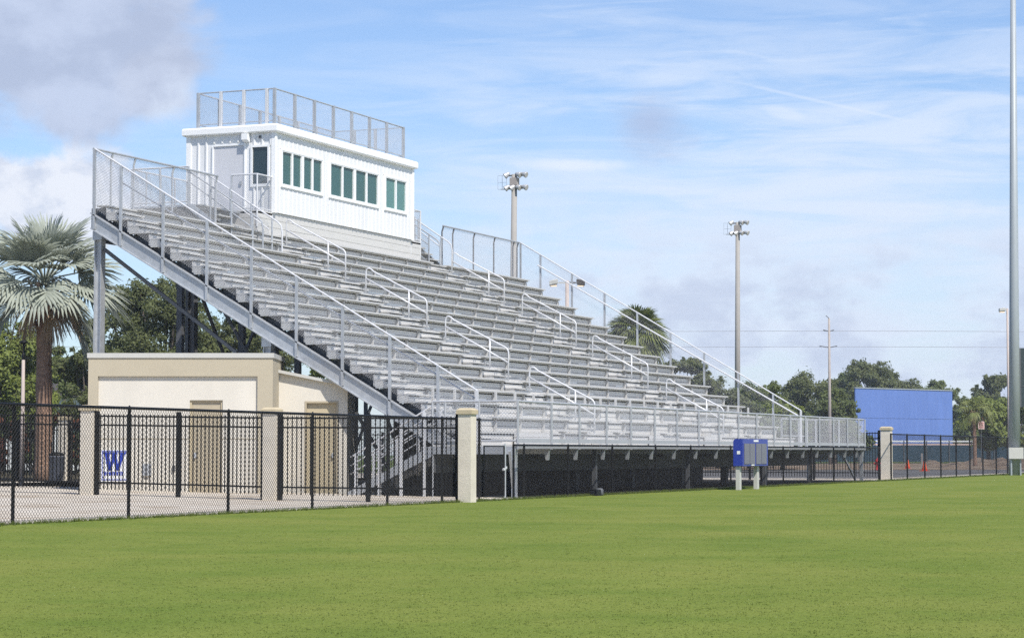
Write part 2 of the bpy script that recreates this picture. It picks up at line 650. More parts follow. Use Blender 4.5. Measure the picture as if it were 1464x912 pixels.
for j in range(3, NR):
    for x0, x1 in SEG:
        if j == NR - 0:
            continue
        seat(x0, x1, j)
for j_, spans in ((2, ((1.9, 5.2), (6.6, 8.9), (10.5, 13.6), (15.0, 18.2), (19.4, 21.9), (23.5, 27.0), (28.4, 31.4))),
                  (1, ((3.0, 8.9), (10.5, 12.4), (13.6, 16.8), (18.2, 21.9), (23.5, 25.6), (27.0, 31.4))),
                  (0, ((6.4, 8.6), (11.0, 12.6), (15.5, 17.4), (25.0, 26.8)))):
    for x0_, x1_ in spans:
        seat(x0_, x1_, j_)  # lower benches, with extra spans added to shade the lowest risers
# front legs of the lowest full bench row (stands open above the wheelchair bays)
for x0, x1 in SEG:
    n = int((x1 - x0) / 1.35) + 1
    for k in range(n):
        x = x0 + .06 + (x1 - x0 - .12) * k / (n - 1)
        b = MB()
        b.box(x - .03, x + .03, T * 3 - .28, T * 3 - .22, zt(3) - .2, zt(3) + .40)
        b.build('front_leg', M['alu_seat'], ST)
# pale fascia panels in the wheelchair bays
for x0, x1 in ((2.9, 5.6), (14.2, 17.2), (20.0, 21.9)):
    b = MB()
    for k in range(3):
        b.box(x0, x1, -.035, -.005, ZD + .02 + k * .105, ZD + .115 + k * .105)
    b.build('fascia_panel', M['alu_seat'], ST)
# half steps in the aisles
for a0, a1 in AIS:
    for j in range(1, NR + 1):
        y0 = T * (j - 1)
        zb = zt(j - 1) if j > 1 else ZD
        b = MB()
        b.box(a0 + (.0 if a0 == 0 else .06), a1 - .06, y0 - .345, y0 + .04, zb + .165, zb + .205)
        b.box(a0 + (.0 if a0 == 0 else .07), a1 - .07, y0 - .29, y0 - .265, zb + .004, zb + .135)
        b.box(a0 + .005 if a0 == 0 else a0 + .075, (a0 if a0 == 0 else a0 + .07) + .03, y0 - .26, y0 + .04, zb + .004, zb + .16)
        b.build('aisle_step', M['alu_seat'], ST)
# stringers and raked beams
def stringer(x, w, m, name, ymin=.15, ch=True):
    b = MB()
    def zt_(y): return 1.19 + .573 * y
    p = [(x, ymin, max(.75, zt_(ymin) - .43)), (x, ymin, zt_(ymin)), (x, 11.72, zt_(11.72)), (x, 11.72, zt_(11.72) - .43)]
    b.prism(p, (w * .35, 0, 0))
    if ch:   # channel flanges
        for dz in (0, -.43):
            b.bar((x + w / 2 - .03, ymin, zt_(ymin) + dz), (x + w / 2 - .03, 11.72, zt_(11.72) + dz), w + .06, .03)
    return b.build(name, m, ST)


stringer(-.10, .1, M['galv'], 'stringer')
stringer(L + .02, .1, M['galv'], 'stringer')
FR = [.25, 5.45, 10.65, 15.8, 20.95, 26.15, L - .25]
for x in FR:
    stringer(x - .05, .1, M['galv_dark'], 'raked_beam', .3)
# saw-tooth brackets that carry the rows
for x in FR:
    b = MB()
    for j in range(1, NR + 1):
        y0 = T * (j - 1)
        b.prism([(x - .02, y0 + .06, zt(j) - .05), (x - .02, y0 + T, zt(j) - .05), (x - .02, y0 + T, zt(j) - .42), (x - .02, y0 + .06, zt(j) - .78)], (.04, 0, 0))
    b.build('row_bracket', M['galv_dark'], ST)
# columns
for i, x in enumerate(FR):
    for y, zb in ((11.65, 0), (6.19, 3.62 if i == 0 else 0), (1.2, 0)):
        if i == 0 and y == 1.2:
            continue
        b = MB()
        zc = 1.19 + .573 * y - .45
        zb2 = zb - .02
        m = M['galv'] if x in (FR[0],) else M['galv_dark']  # inner columns are the same steel, shade put into the darker colour
        b.box(x - .115, x + .115, y - .115, y - .095, zb2, zc)
        b.box(x - .115, x + .115, y + .095, y + .115, zb2, zc)
        b.box(x - .012, x + .012, y - .095, y + .095, zb2, zc)
        b.box(x - .15, x + .15, y - .15, y + .15, zc - .25, zc - .0)
        b.build('column', m, ST)
    b = MB()
    b.bar((x, 11.5, 6.9), (x, 7.2, 3.9 if i == 0 else .1), .09, .09)
    b.build('brace', M['galv_dark'], ST)
for y in (11.65, 6.19):
    b = MB()
    zc = 1.19 + .573 * y - .55
    b.box(.3, L - .3, y - .06, y + .06, zc - .22, zc)
    b.build('cross_beam', M['galv_dark'], ST)
for i in (1, 3, 5):
    b = MB()
    b.bar((FR[i], 11.65, .2), (FR[i] + 5.1, 11.65, 6.6), .08, .08)
    b.bar((FR[i] + 5.1, 11.65, .2), (FR[i], 11.65, 6.6), .08, .08)
    b.build('brace', M['galv_dark'], ST)
# walkway deck and fascia
b = MB()
for k in range(6):
    ya = -WD + k * (WD + .03) / 6
    b.box(XL, XR, ya, ya + (WD + .03) / 6 - .012, ZD - .045, ZD)
b.box(XL, -.02, .04, .62, ZD - .045, ZD)
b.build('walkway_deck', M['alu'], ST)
b = MB()
b.box(XL, XR, -WD - .035, -WD - .004, ZD - .10, ZD - .01)
b.box(XL, XR, -WD - .03, -WD - .002, ZD + .05, ZD + .16)
b.build('deck_fascia', M['galv_rail'], ST)
# joists under the deck
fp = [XL, 1.17, 3.25, 5.4, 7.46, 9.57, 11.68, 13.84, 15.97, 18.14, 20.26, 22.4, 24.48, 26.55, 28.52, 30.58, 32.73, 34.53, XR]
for i, x in enumerate(fp):
    b = MB()
    b.box(x - .03, x + .03, -WD + .01, .9, ZD - .24, ZD - .05)
    b.prism([(x - .045, -WD - .01, ZD - .105), (x - .045, -WD + .16, ZD - .105), (x - .045, -WD + .10, ZD - .40), (x - .045, -WD + .03, ZD - .40)], (.09, 0, 0))
    b.build('deck_joist', M['galv'], ST)
b = MB()
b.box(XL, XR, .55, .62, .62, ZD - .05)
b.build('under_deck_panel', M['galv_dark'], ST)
for x in (XL + .1, 5.4, 13.84, 22.4, 28.5, XR - .1):
    b = MB()
    b.box(x - .06, x + .06, -WD + .25 if XL + .2 < x < XR - .2 else -WD + .02, -WD + (.37 if XL + .2 < x < XR - .2 else .14), -.02, ZD - .05)
    b.build('deck_post', M['galv'] if not XL + .2 < x < XR - .2 else M['galv_dark'], ST)
for a, c in (((-1.55, -1.72, 1.19), (-1.0, -1.6, .02)), ((33.1, -1.5, 1.05), (35.1, -1.5, .02))):
    b = MB()
    b.bar(a, c, .06, .06)
    b.build('brace', M['galv'], ST)

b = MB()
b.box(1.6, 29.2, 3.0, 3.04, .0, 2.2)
b.build('added_dark_sheet', M['black'], ST)  # black sheet added to stand in for the deep shade under the stand
# front railing
RZ = 2.455
fr = MB()
fr.tube([(XL, -WD, RZ), (XR, -WD, RZ)], .028)
fro = fr.build('front_railing', M['galv_rail'], ST)
for x in fp:
    b = MB()
    b.box(x - .035, x + .035, -WD - .075, -WD - .036, ZD - .12, RZ + .01)
    b.build('post', M['galv_rail'], fro)
b = MB()
b.chain((XL, -WD - .0, ZD + .16), (XR, -WD - .0, ZD + .16), RZ - ZD - .18, RZ - ZD - .18, .062, .0017)
b.build('chain_link', M['wire'], fro)
# end railings of the walkway
for x, y1 in ((XL, .6), (XR, .6)):
    b = MB()
    b.tube([(x, -WD, RZ), (x, y1, RZ)], .028)
    b.tube([(x, -WD, ZD + .1), (x, y1, ZD + .1)], .022)
    e = b.build('end_railing', M['galv_rail'], ST)
    for y in (-.72, .24, y1):
        p = MB()
        p.tube([(x, y, ZD - .1 if y < y1 else .0), (x, y, RZ)], .03)
        p.build('post', M['galv_rail'], e)
    p = MB()
    p.chain((x, -WD, ZD + .1), (x, y1, ZD + .1), RZ - ZD - .1, RZ - ZD - .1, .07, .0030 if x < 0 else .0012)
    p.build('chain_link', M['wire'], e)
b = MB()     # rail behind the right landing
b.tube([(L + .3, .62, RZ), (XR, .62, RZ)], .028)
b.tube([(L + .3, .62, ZD + .45), (XR, .62, ZD + .45)], .022)
e = b.build('end_railing', M['galv_rail'], ST)
for x in (L + .3, 33.2, 34.4):
    p = MB()
    p.box(x - .03, x + .03, .6, .66, ZD - .1, RZ)
    p.build('post', M['galv_rail'], e)
b = MB()
b.box(L, XR, -.0, .66, ZD - .045, ZD)
b.build('walkway_deck', M['alu'], ST)

# side railings
def srail(y): return 2.885 + .5897 * y
posts_y = [11.61, 10.73, 9.35, 7.94, 6.54, 5.14, 3.74, 2.33, .92, -.2]
for sx, xx in ((-1, -.125), (1, L + .14)):
    b = MB()
    b.tube([(xx, 11.62, srail(11.62)), (xx, -.2, srail(-.2)), (xx, -.22, srail(-.2) - .1)], .026)
    s_o = b.build('side_railing', M['galv_pipe'], ST)
    for y in posts_y:
        b = MB()
        zb = 1.19 + .573 * y - .42 if y > .5 else ZD
        if sx < 0:
            b.box(xx - .035, xx + .025, y - .035, y + .035, zb + .02, srail(y))
        else:
            b.box(xx - .03, xx + .03, y - .035, y + .035, zb + .02, srail(y))
        b.build('post', M['galv'] if y != -.2 else M['galv_pipe'], s_o)
    b = MB()
    yb = 11.6
    b.chain((xx + .03, yb, slope(yb) - .32), (xx + .03, -.2, max(ZD, slope(-.2) - .32)), srail(yb) - slope(yb) + .30, srail(-.2) - slope(-.2) + .12, .060, .0021 if sx < 0 else .0012)
    b.build('chain_link', M['wire'], s_o)
    # inner grab rail
    b = MB()
    xi = xx + (.09 if sx < 0 else -.09)
    b.tube([(xi, 10.82, 8.78), (xi, -.1, 2.57)], .024 if sx < 0 else .03)
    b.build('grab_rail', M['galv'] if sx < 0 else M['galv_pipe'], s_o)

# back railing (left and right of the press box)
for x0, x1, xs_ in ((-.12, 6.95, (0.9, 2.12, 4.3, 6.9)), (24.05, L + .14, (24.1, 25.1, 27.1, 29.15, 31.15, 31.6))):
    b = MB()
    b.tube([(x0, 11.66, 9.74), (x1, 11.66, 9.74)], .032)
    k_o = b.build('back_railing', M['galv'], ST)
    for x in xs_:
        p = MB()
        p.tube([(x, 11.72, 7.9), (x, 11.72, 9.52), (x, 11.66, 9.72)], .032)
        p.build('post', M['galv_dark'] if x0 > 1 else M['galv'], k_o)
    p = MB()
    p.chain((x0, 11.69, 8.15), (x1, 11.69, 8.15), 1.58, 1.58, .06, .0021 if x0 < 1 else .0017)
    p.build('chain_link', M['wire'], k_o)

# aisle handrails
def arc(p0, p1, p2, n=5):
    p0, p1, p2 = Vector(p0), Vector(p1), Vector(p2)
    return [p0 * (1 - t) ** 2 + p1 * (2 * t * (1 - t)) + p2 * t ** 2 for t in [i / n for i in range(n + 1)]]


for xa in (9.72, 22.78):
    for yu in (10.72, 7.88, 5.12, 2.30):
        yl = yu - 2.12
        zu = zt(int(yu / T) + 1)
        zl = zt(int(yl / T) + 1) if yl > 0 else ZD
        tu, tl = slope(yu) + .76, slope(yl) + .90
        b = MB()
        m_ = (tu - tl) / (yu - yl)
        pts = [(xa, yu, zu)] + arc((xa, yu, tu - .22), (xa, yu, tu + .13), (xa, yu - .28, tu - .28 * m_ + .0), 7) + \
            arc((xa, yl + .12, tl + .12 * m_ - .0), (xa, yl, tl), (xa, yl, tl - .14)) + [(xa, yl, zl)]
        b.tube(pts, .025, 8)
        b.tube([(xa, yu, tu - .34), (xa, yl, tl - .42)], .027, 8)
        ym = yl + .62
        zm = zt(int(ym / T) + 1)
        b.tube([(xa, ym, zm), (xa, ym, tl + m_ * (ym - yl))], .027, 8)
        for yy, zz in ((yu, zu), (yl, zl), (ym, zm)):
            b.box(xa - .05, xa + .05, yy - .05, yy + .05, zz, zz + .015)
        b.build('aisle_handrail', M['galv_pipe'], ST, True)

# grey siding and platform under the press box
b = MB()
for k in range(4):
    z0 = 7.95 + k * .25
    b.box(9.5, 22.05, 11.66, 11.70, z0, z0 + .24)
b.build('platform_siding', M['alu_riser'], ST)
for xs_ in (9.5, 22.02):
    b = MB()
    for k in range(4):
        z0 = 7.95 + k * .25
        b.box(xs_, xs_ + .03, 11.71, 12.6, z0, z0 + .24)
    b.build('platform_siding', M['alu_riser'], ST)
b = MB()
b.box(9.54, 22.0, 11.75, 15.0, 8.70, 8.84)
b.build('platform', M['galv'], ST)
for x in (9.7, 13.8, 17.9, 21.9):
    b = MB()
    b.box(x - .1, x + .1, 14.5, 14.7, .17, 8.70)
    b.build('column', M['galv_dark'], ST)

# press-box landings and access stairs
ZL = 8.90
def access(x0, x1, xin, lab, mirror, y_t, y_b, zb, n):
    """stair between x0..x1, landing to the box wall at xin"""
    s = thing('access_stairs', lab, 'stairs', ((x0 + x1) / 2, 11.7, 7.7), 'access stairs beside the press box')
    for k in range(n):
        z = zb + (ZL - zb) * (k + 1) / n - .0
        y = y_b + (y_t - y_b) * k / n
        b = MB()
        b.box(x0 + .03, x1 - .03, y, y + .42, z - .04, z)
        b.build('step', M['alu'], s)
    for x in (x0, x1):
        b = MB()
        b.prism([(x - .02, y_b - .1, zb + .02), (x - .02, y_b + .25, zb + .02), (x - .02, y_t, ZL - .18), (x - .02, y_t, ZL + .02), (x - .02, y_t - .1, ZL + .02)], (.04, 0, 0))
        b.build('stair_stringer', M['galv'], s)
        # sloped handrail with a curved lower end
        b = MB()
        sl = (ZL - zb) / (y_t - y_b)
        def hz(y): return ZL + 1.12 + sl * .93 * (y - y_t)
        ye = y_b - .30
        b.tube([(x, y_t + .25, hz(y_t + .1)), (x, ye, hz(ye)), (x, ye - .12, hz(ye) - .12), (x, ye - .16, hz(ye) - .35), (x, ye - .16, zb - .4 * (n > 3))], .026)
        b.tube([(x, y_t, hz(y_t) - .42), (x, ye + .3, hz(ye + .3) - .42)], .02)
        h = b.build('handrail', M['galv_pipe'] if x == x1 else M['galv'], s)
        for y in ((y_t, y_t - .75, y_t - 1.5, y_b - .1) if n > 3 else (y_t, y_b)):
            p = MB()
            p.tube([(x, y, zb + .02 + max(0, sl * (y - y_b)) - .1), (x, y, hz(y))], .03)
            p.build('post', M['galv'], h)
        p = MB()
        p.chain((x, y_b, zb + .1), (x, y_t, ZL + .1), .9, .9, .06, .0021)
        p.build('chain_link', M['wire'], h)
    xa, xb = (x0, xin) if not mirror else (xin, x1)
    b = MB()
    b.box(xa, xb, 12.72, 14.85, ZL - .06, ZL)
    fx0, fx1 = (9.5, xin) if not mirror else (xin, 22.05)
    b.box(fx0, fx1, 11.66, 12.72, ZL - .06, ZL)
    b.box(min(x1, fx0) if not mirror else fx1, max(x1, fx0) if not mirror else x0, 12.3, 12.72, ZL - .06, ZL) if abs((x1 if not mirror else x0) - (fx0 if not mirror else fx1)) > .2 else None
    b.build('landing', M['galv'], s)
    b = MB()
    for yy in (14.7,):
        for xx in (xb - .2,):
            b.box(xx - .06, xx + .06, yy - .06, yy + .06, .17, ZL - .06)
    b.build('landing_legs', M['galv_dark'], s)
    # landing guard rails
    top = ZL + 1.2
    xe = x0 if not mirror else x1       # outer edge
    fe = fx0 if not mirror else fx1     # edge of the front bay
    paths = [[(xin, 14.82), (xe, 14.82), (xe, 12.75)], [(xin, 11.68), (fe, 11.68), (fe, 12.62)]]
    b = MB()
    pp = []
    meshes = []
    for pth in paths:
        b.tube([(x, y, top) for x, y in pth], .026)
        b.tube([(x, y, ZL + .1) for x, y in pth], .02)
        for (xa_, ya_), (xb_, yb_) in zip(pth[:-1], pth[1:]):
            c = MB()
            c.chain((xa_, ya_, ZL + .1), (xb_, yb_, ZL + .1), 1.1, 1.1, .06, .0022)
            meshes.append(c)
            nn = max(1, round(math.hypot(xb_ - xa_, yb_ - ya_) / .9))
            for k in range(nn + 1):
                pp.append((xa_ + (xb_ - xa_) * k / nn, ya_ + (yb_ - ya_) * k / nn))
    gd = b.build('guard_rail', M['galv_pipe'], s)
    for c in meshes:
        c.build('chain_link', M['wire'], gd)
    seen = set()
    for x, y in pp:
        if (round(x, 2), round(y, 2)) in seen:
            continue
        seen.add((round(x, 2), round(y, 2)))
        p = MB()
        p.tube([(x, y, ZL - .5 if y < 11.7 else ZL - .05), (x, y, top)], .03)
        p.build('post', M['galv_pipe'] if y < 11.7 else M['galv'], gd)


access(7.0, 8.25, 10.515, 'steel access stairs and landing at the door side of the white press box', False, 12.7, 10.55, zt(15) + .02, 5)
access(22.75, 23.85, 21.19, 'steel access stairs and landing beside the far end of the white press box', True, 12.6, 11.65, zt(17) + .02, 3)

# ------------------------------------------------------------------ press box
BX0, BX1, BY0, BY1, BZ0, BZ1 = 10.518, 21.188, 11.60, 14.85, 8.955, 11.62
PB = thing('press_box', 'white ribbed metal press box with green tinted windows atop the bleachers', 'press box', (BX0, BY0, BZ0))
WIN = [(10.97, 13.87, 4), (14.45, 18.22, 4), (18.81, 20.58, 2)]
WZ0, WZ1 = 9.91, 11.03
# walls with real ribs: each face = set of panels around the openings + ribs
def ribbed(b, axis, fixed, sgn, a0, a1, z0, z1, step=.30, rib=.035, holes=()):
    """vertical ribs on a face; axis 'x' means the face runs along x at y=fixed"""
    n = int((a1 - a0) / step)
    off = ((a1 - a0) - n * step) / 2
    for k in range(n + 1):
        c = a0 + off + k * step
        for zz0, zz1 in split(c, z0, z1, holes):
            w0, w1 = .045, .022
            if c - w0 < a0 or c + w0 > a1:
                continue
            if axis == 'x':
                poly = [(c - w0, fixed, zz0), (c + w0, fixed, zz0), (c + w1, fixed + sgn * rib, zz0), (c - w1, fixed + sgn * rib, zz0)]
            else:
                poly = [(fixed, c - w0, zz0), (fixed, c + w0, zz0), (fixed + sgn * rib, c + w1, zz0), (fixed + sgn * rib, c - w1, zz0)]
            b.prism(poly, (0, 0, zz1 - zz0))


def split(c, z0, z1, holes):
    out = [(z0, z1)]
    for h0, h1, q0, q1 in holes:
        if h0 - .05 < c < h1 + .05:
            nx = []
            for a, e in out:
                if q0 > a:
                    nx.append((a, min(e, q0)))
                if q1 < e:
                    nx.append((max(a, q1), e))
            out = [x for x in nx if x[1] - x[0] > .03]
    return out


def face_with_holes(b, axis, fixed, th, a0, a1, z0, z1, holes):
    """wall slab split into rectangles round the openings"""
    cuts = sorted({a0, a1, *[h[0] for h in holes], *[h[1] for h in holes]})
    for c0, c1 in zip(cuts[:-1], cuts[1:]):
        for q0, q1 in split((c0 + c1) / 2, z0, z1, [(h[0] + .051, h[1] - .051, h[2], h[3]) for h in holes]):
            if axis == 'x':
                b.box(c0, c1, min(fixed, fixed + th), max(fixed, fixed + th), q0, q1)
            else:
                b.box(min(fixed, fixed + th), max(fixed, fixed + th), c0, c1, q0, q1)


fh = [(w0, w1, WZ0, WZ1) for w0, w1, _ in WIN]
b = MB()
face_with_holes(b, 'x', BY0, .1, BX0, BX1, BZ0, BZ1, fh)
ribbed(b, 'x', BY0, -1, BX0 + .04, BX1 - .04, BZ0, BZ1, .30, .014, [(a - .08, e + .08, q0 - .08, q1 + .06) for a, e, q0, q1 in fh])
b.build('wall', M['white_metal'], PB)
DY0, DY1, DZ0, DZ1 = 12.66, 13.92, BZ0 + .02, 11.26
SWY0, SWY1, SWZ0, SWZ1 = 11.84, 12.40, 9.90, 11.11
sh = [(SWY0, SWY1, SWZ0, SWZ1), (DY0, DY1, DZ0, DZ1)]
b = MB()
face_with_holes(b, 'y', BX0, .1, BY0 + .101, BY1 - .101, BZ0, BZ1, sh)
ribbed(b, 'y', BX0, -1, BY0 + .06, BY1 - .02, BZ0, BZ1, .30, .04, [(a - .06, e + .06, q0 - .08, q1 + .05) for a, e, q0, q1 in sh])
b.build('wall', M['white_metal'], PB)
b = MB()
b.box(BX0, BX1, BY1 - .1, BY1, BZ0, BZ1)
ribbed(b, 'x', BY1, 1, BX0 + .04, BX1 - .04, BZ0, BZ1, .30, .035)
b.build('wall', M['white_metal'], PB)
b = MB()
b.box(BX1 - .1, BX1, BY0 + .101, BY1 - .101, BZ0, BZ1)
ribbed(b, 'y', BX1, 1, BY0 + .06, BY1 - .02, BZ0, BZ1, .30, .035)
b.build('wall', M['white_metal'], PB)
b = MB()     # corner trims
for x, y in ((BX0, BY0), (BX1, BY0), (BX0, BY1), (BX1, BY1)):
    sx, sy = (-1 if x == BX0 else 1), (-1 if y == BY0 else 1)
    b.box(min(x + sx * .045, x + sx * .003), max(x + sx * .045, x + sx * .003), min(y + sy * .045, y - sy * .10), max(y + sy * .045, y - sy * .10), BZ0 - .02, BZ1)
    b.box(min(x + sx * .002, x - sx * .10), max(x + sx * .002, x - sx * .10), min(y + sy * .045, y + sy * .003), max(y + sy * .045, y + sy * .003), BZ0 - .02, BZ1)
b.build('corner_trim', M['white_trim'], PB)
b = MB()
b.box(BX0 + .1, BX1 - .1, BY0 + .1, BY1 - .1, BZ0 - .1, BZ0 + .03)
b.build('floor', M['door_grey'], PB)
b = MB()     # interior back partition so that the glass has something behind it
b.box(BX0 + .3, BX1 - .3, 13.4, 13.5, BZ0 + .03, BZ1 - .02)
b.build('interior_partition', M['door_grey'], PB)
b = MB()
b.box(BX0 + .4, BX1 - .4, BY0 + .25, BY0 + .8, 9.66, 9.70)
b.build('counter', M['stucco_tan'], PB)
b = MB()
b.box(BX0 + .1, BX1 - .1, BY0 + .1, 13.4, BZ1 - .06, BZ1 - .03)
b.build('ceiling', M['door_grey'], PB)
gi = random.Random(9)
for k in range(7):
    x = BX0 + .9 + k * 1.42 + gi.uniform(-.3, .3)
    b = MB()
    b.box(x - .24, x + .24, BY0 + 1.0, BY0 + 1.06, 9.55, 10.02 + gi.uniform(-.05, .12))
    b.box(x - .22, x + .22, BY0 + .98, BY0 + 1.42, 9.42, 9.48)
    b.box(x - .03, x + .03, BY0 + 1.17, BY0 + 1.23, BZ0 + .04, 9.42)
    b.build('chair', M['galv_dark'], PB)
for k in range(3):
    x = (12.0, 15.6, 19.9)[k]
    b = MB()
    b.box(x - .25, x + .25, BY0 + .45, BY0 + .50, 9.74, 10.06)
    b.box(x - .1, x + .1, BY0 + .42, BY0 + .56, 9.701, 9.739)
    b.build('monitor', M['black'], PB)
# windows
gl = random.Random(2)
for wi, (w0, w1, n) in enumerate(WIN):
    b = MB()
    f = .075
    y0, y1 = BY0 - .052, BY0 + .06
    b.box(w0 - .07, w1 + .07, y0, y1, WZ0 - .085, WZ0)
    b.box(w0 - .07, w1 + .07, y0, y1, WZ1, WZ1 + .07)
    b.box(w0 - .07, w0, y0, y1, WZ0, WZ1)
    b.box(w1, w1 + .07, y0, y1, WZ0, WZ1)
    sash = (w1 - w0) / n
    for k in range(n + 1):
        c = w0 + sash * k
        wd = .09 if (n == 4 and k == 2) else .05
        lo, hi = max(w0, c - wd), min(w1, c + wd)
        b.box(lo, hi, y0 + .012, y1 - .002, WZ0 + .03, WZ1 - .03)
    b.box(w0, w1, y0 + .010, y1 - .004, WZ0, WZ0 + .03)
    b.box(w0, w1, y0 + .010, y1 - .004, WZ1 - .03, WZ1)
    fo = b.build('window', M['win_frame'], PB)
    for k in range(n):
        p = MB()
        p.box(w0 + sash * k + .05, w0 + sash * (k + 1) - .05, BY0 + .015, BY0 + .022, WZ0 + .03, WZ1 - .03)
        p.build('pane', M['glass_pale'] if wi == 2 else M['glass'], fo)
b = MB()
x0, x1 = BX0 - .055, BX0 + .06
b.box(x0, x1, SWY0 - .07, SWY1 + .07, SWZ0 - .09, SWZ0)
b.box(x0, x1, SWY0 - .07, SWY1 + .07, SWZ1, SWZ1 + .07)
b.box(x0, x1, SWY0 - .07, SWY0, SWZ0, SWZ1)
b.box(x0, x1, SWY1, SWY1 + .07, SWZ0, SWZ1)
fo = b.build('window', M['win_frame'], PB)
p = MB()
p.box(BX0 + .0, BX0 + .008, SWY0, SWY1, SWZ0, SWZ1)
p.build('pane', M['glass_dark'], fo)
# door
b = MB()
b.box(BX0 - .012, BX0 + .05, DY0 + .06, DY1 - .06, DZ0, DZ1 - .06)
d_o = b.build('door', M['door_grey'], PB)
b = MB()
b.box(BX0 - .05, BX0 + .06, DY0, DY0 + .058, DZ0, DZ1)
b.box(BX0 - .05, BX0 + .06, DY1 - .058, DY1, DZ0, DZ1)
b.box(BX0 - .05, BX0 + .06, DY0 + .059, DY1 - .059, DZ1 - .058, DZ1)
b.build('door_frame', M['white_trim'], d_o)
b = MB()
b.box(BX0 - .06, BX0 - .013, DY0 + .14, DY0 + .22, 9.9, 10.02)
b.build('handle', M['galv'], d_o)
# wall lamp and round vent
b = MB()
b.box(BX0 - .22, BX0 - .04, 12.50, 12.72, 11.36, 11.56)
b.prism([(BX0 - .22, 12.50, 11.36), (BX0 - .04, 12.50, 11.36), (BX0 - .04, 12.50, 11.28)], (0, .22, 0))
b.build('wall_lamp', M['white_trim'], PB)
b = MB()
b.tube([(BX0 - .06, 12.12, 11.44), (BX0 - .035, 12.12, 11.44)], .055, 12)
b.build('vent', M['galv_dark'], PB)
# roof with overhanging trim
b = MB()
prof = [(.12, 11.585), (.155, 11.62), (.155, 11.79), (.125, 11.845)]
ring = []
for o_, z in prof:
    ring.append([(BX0 - o_, BY0 - o_, z), (BX1 + o_, BY0 - o_, z), (BX1 + o_, BY1 + o_, z), (BX0 - o_, BY1 + o_, z)])
vs = [p for r in ring for p in r]
fs = [(3, 2, 1, 0), (12, 13, 14, 15)]
for i in range(3):
    for k in range(4):
        fs.append((i * 4 + k, i * 4 + (k + 1) % 4, (i + 1) * 4 + (k + 1) % 4, (i + 1) * 4 + k))
b.add(vs, fs)
b.build('roof', M['white_trim'], PB)
# roof railing
RX0, RX1, RY0, RY1 = 10.56, 20.45, 11.64, 14.50
RB, RTOP = 11.846, 13.02
b = MB()
for z, r in ((RTOP, .025), (RB + .12, .02)):
    b.tube([(RX0, RY0, z), (RX1, RY0, z), (RX1, RY1, z), (RX0, RY1, z), (RX0, RY0, z)], r, 6)
rr = b.build('roof_railing', M['galv'], PB)
def rpost(x, y, m):
    p = MB()
    p.box(x - .045, x + .045, y - .045, y + .045, RB, RTOP + .02)
    p.box(x - .09, x + .09, y - .09, y + .09, RB, RB + .02)
    p.build('post', m, rr)


for k in range(8):
    x = RX0 + (RX1 - RX0) * k / 7
    rpost(x, RY0, M['galv'])
    rpost(x, RY1, M['galv'])
for k in (1, 2):
    y = RY0 + .28 + (RY1 - RY0 - .28) * k / 3
    rpost(RX0, y, M['galv_pipe'])  # near-side posts take paler steel, their sunlit tone put into the colour
    rpost(RX1, y, M['galv'])
rpost(RX0 + .0, RY0 + .28, M['galv_pipe'])
b = MB()
for A_, B_ in (((RX0, RY0), (RX1, RY0)), ((RX1, RY0), (RX1, RY1)), ((RX1, RY1), (RX0, RY1)), ((RX0, RY1), (RX0, RY0))):
    b.chain((*A_, RB + .12), (*B_, RB + .12), RTOP - RB - .12, RTOP - RB - .12, .06, .0017)
b.build('chain_link', M['wire'], rr)

# ------------------------------------------------------------------ entry stairs at the stand's left end
ES = thing('entry_stairs', 'small grey metal stairs climbing to the walkway at the near end of the bleachers', 'stairs', (-.6, 1.8, 0))
ya, yb_ = .62, 2.95
for k in range(7):
    z = ZD - ZD / 7.5 * (k + .5)
    y = ya + (yb_ - ya) * k / 7
    b = MB()
    b.box(XL + .03, -.12, y, y + .31, z - .045, z)
    b.box(XL + .04, -.13, y + .02, y + .045, z + .005, z + .13)
    b.build('step', M['galv_dark'], ES)
for x in (XL + .0, -.10):
    b = MB()
    b.prism([(x - .02, ya, ZD - .02), (x - .02, ya, ZD - .30), (x - .02, yb_ - .15, -.01), (x - .02, yb_ + .1, -.01), (x - .02, yb_ + .1, .1)], (.04, 0, 0))
    b.build('stair_stringer', M['galv'], ES)
    b = MB()
    for dz in (1.0, .78, .56):
        b.tube([(x, ya, ZD + dz), (x, yb_, dz + .02)], .024 if dz == 1.0 else .018)
    h = b.build('handrail', M['galv_pipe'], ES)
    for y in (.84, 1.5, 2.12, 2.8):
        p = MB()
        zz = ZD * (1 - (y - ya) / (yb_ - ya))
        p.box(x - .035, x + .035, y - .035, y + .035, 0 if x < -.5 else max(0, zz - .3), zz + 1.0)
        p.build('post', M['galv_pipe'], h)

# ------------------------------------------------------------------ concession building (face square to the camera bearing)
BD = 60.7


def bl(lat, dep, z=0.0):
    """building coordinates: lat along the face (to the right), dep behind the face"""
    p = CAM + FWH * (BD + dep) + RT * lat
    return Vector((p.x, p.y, z))


def bbox(b, l0, l1, d0, d1, z0, z1):
    c = bl((l0 + l1) / 2, (d0 + d1) / 2)
    b.obox(c, RT, FWH, abs(l1 - l0) / 2, abs(d1 - d0) / 2, z0, z1)
    return b


def lat(u, D=60.7): return D * (u - 732) / FPX
BL0, BL1, BH = lat(126), lat(390), 3.75
CB = thing('concession_building', 'cream and tan stucco building under the near end of the bleachers', 'building', bl((BL0 + BL1) / 2, 0, 0))
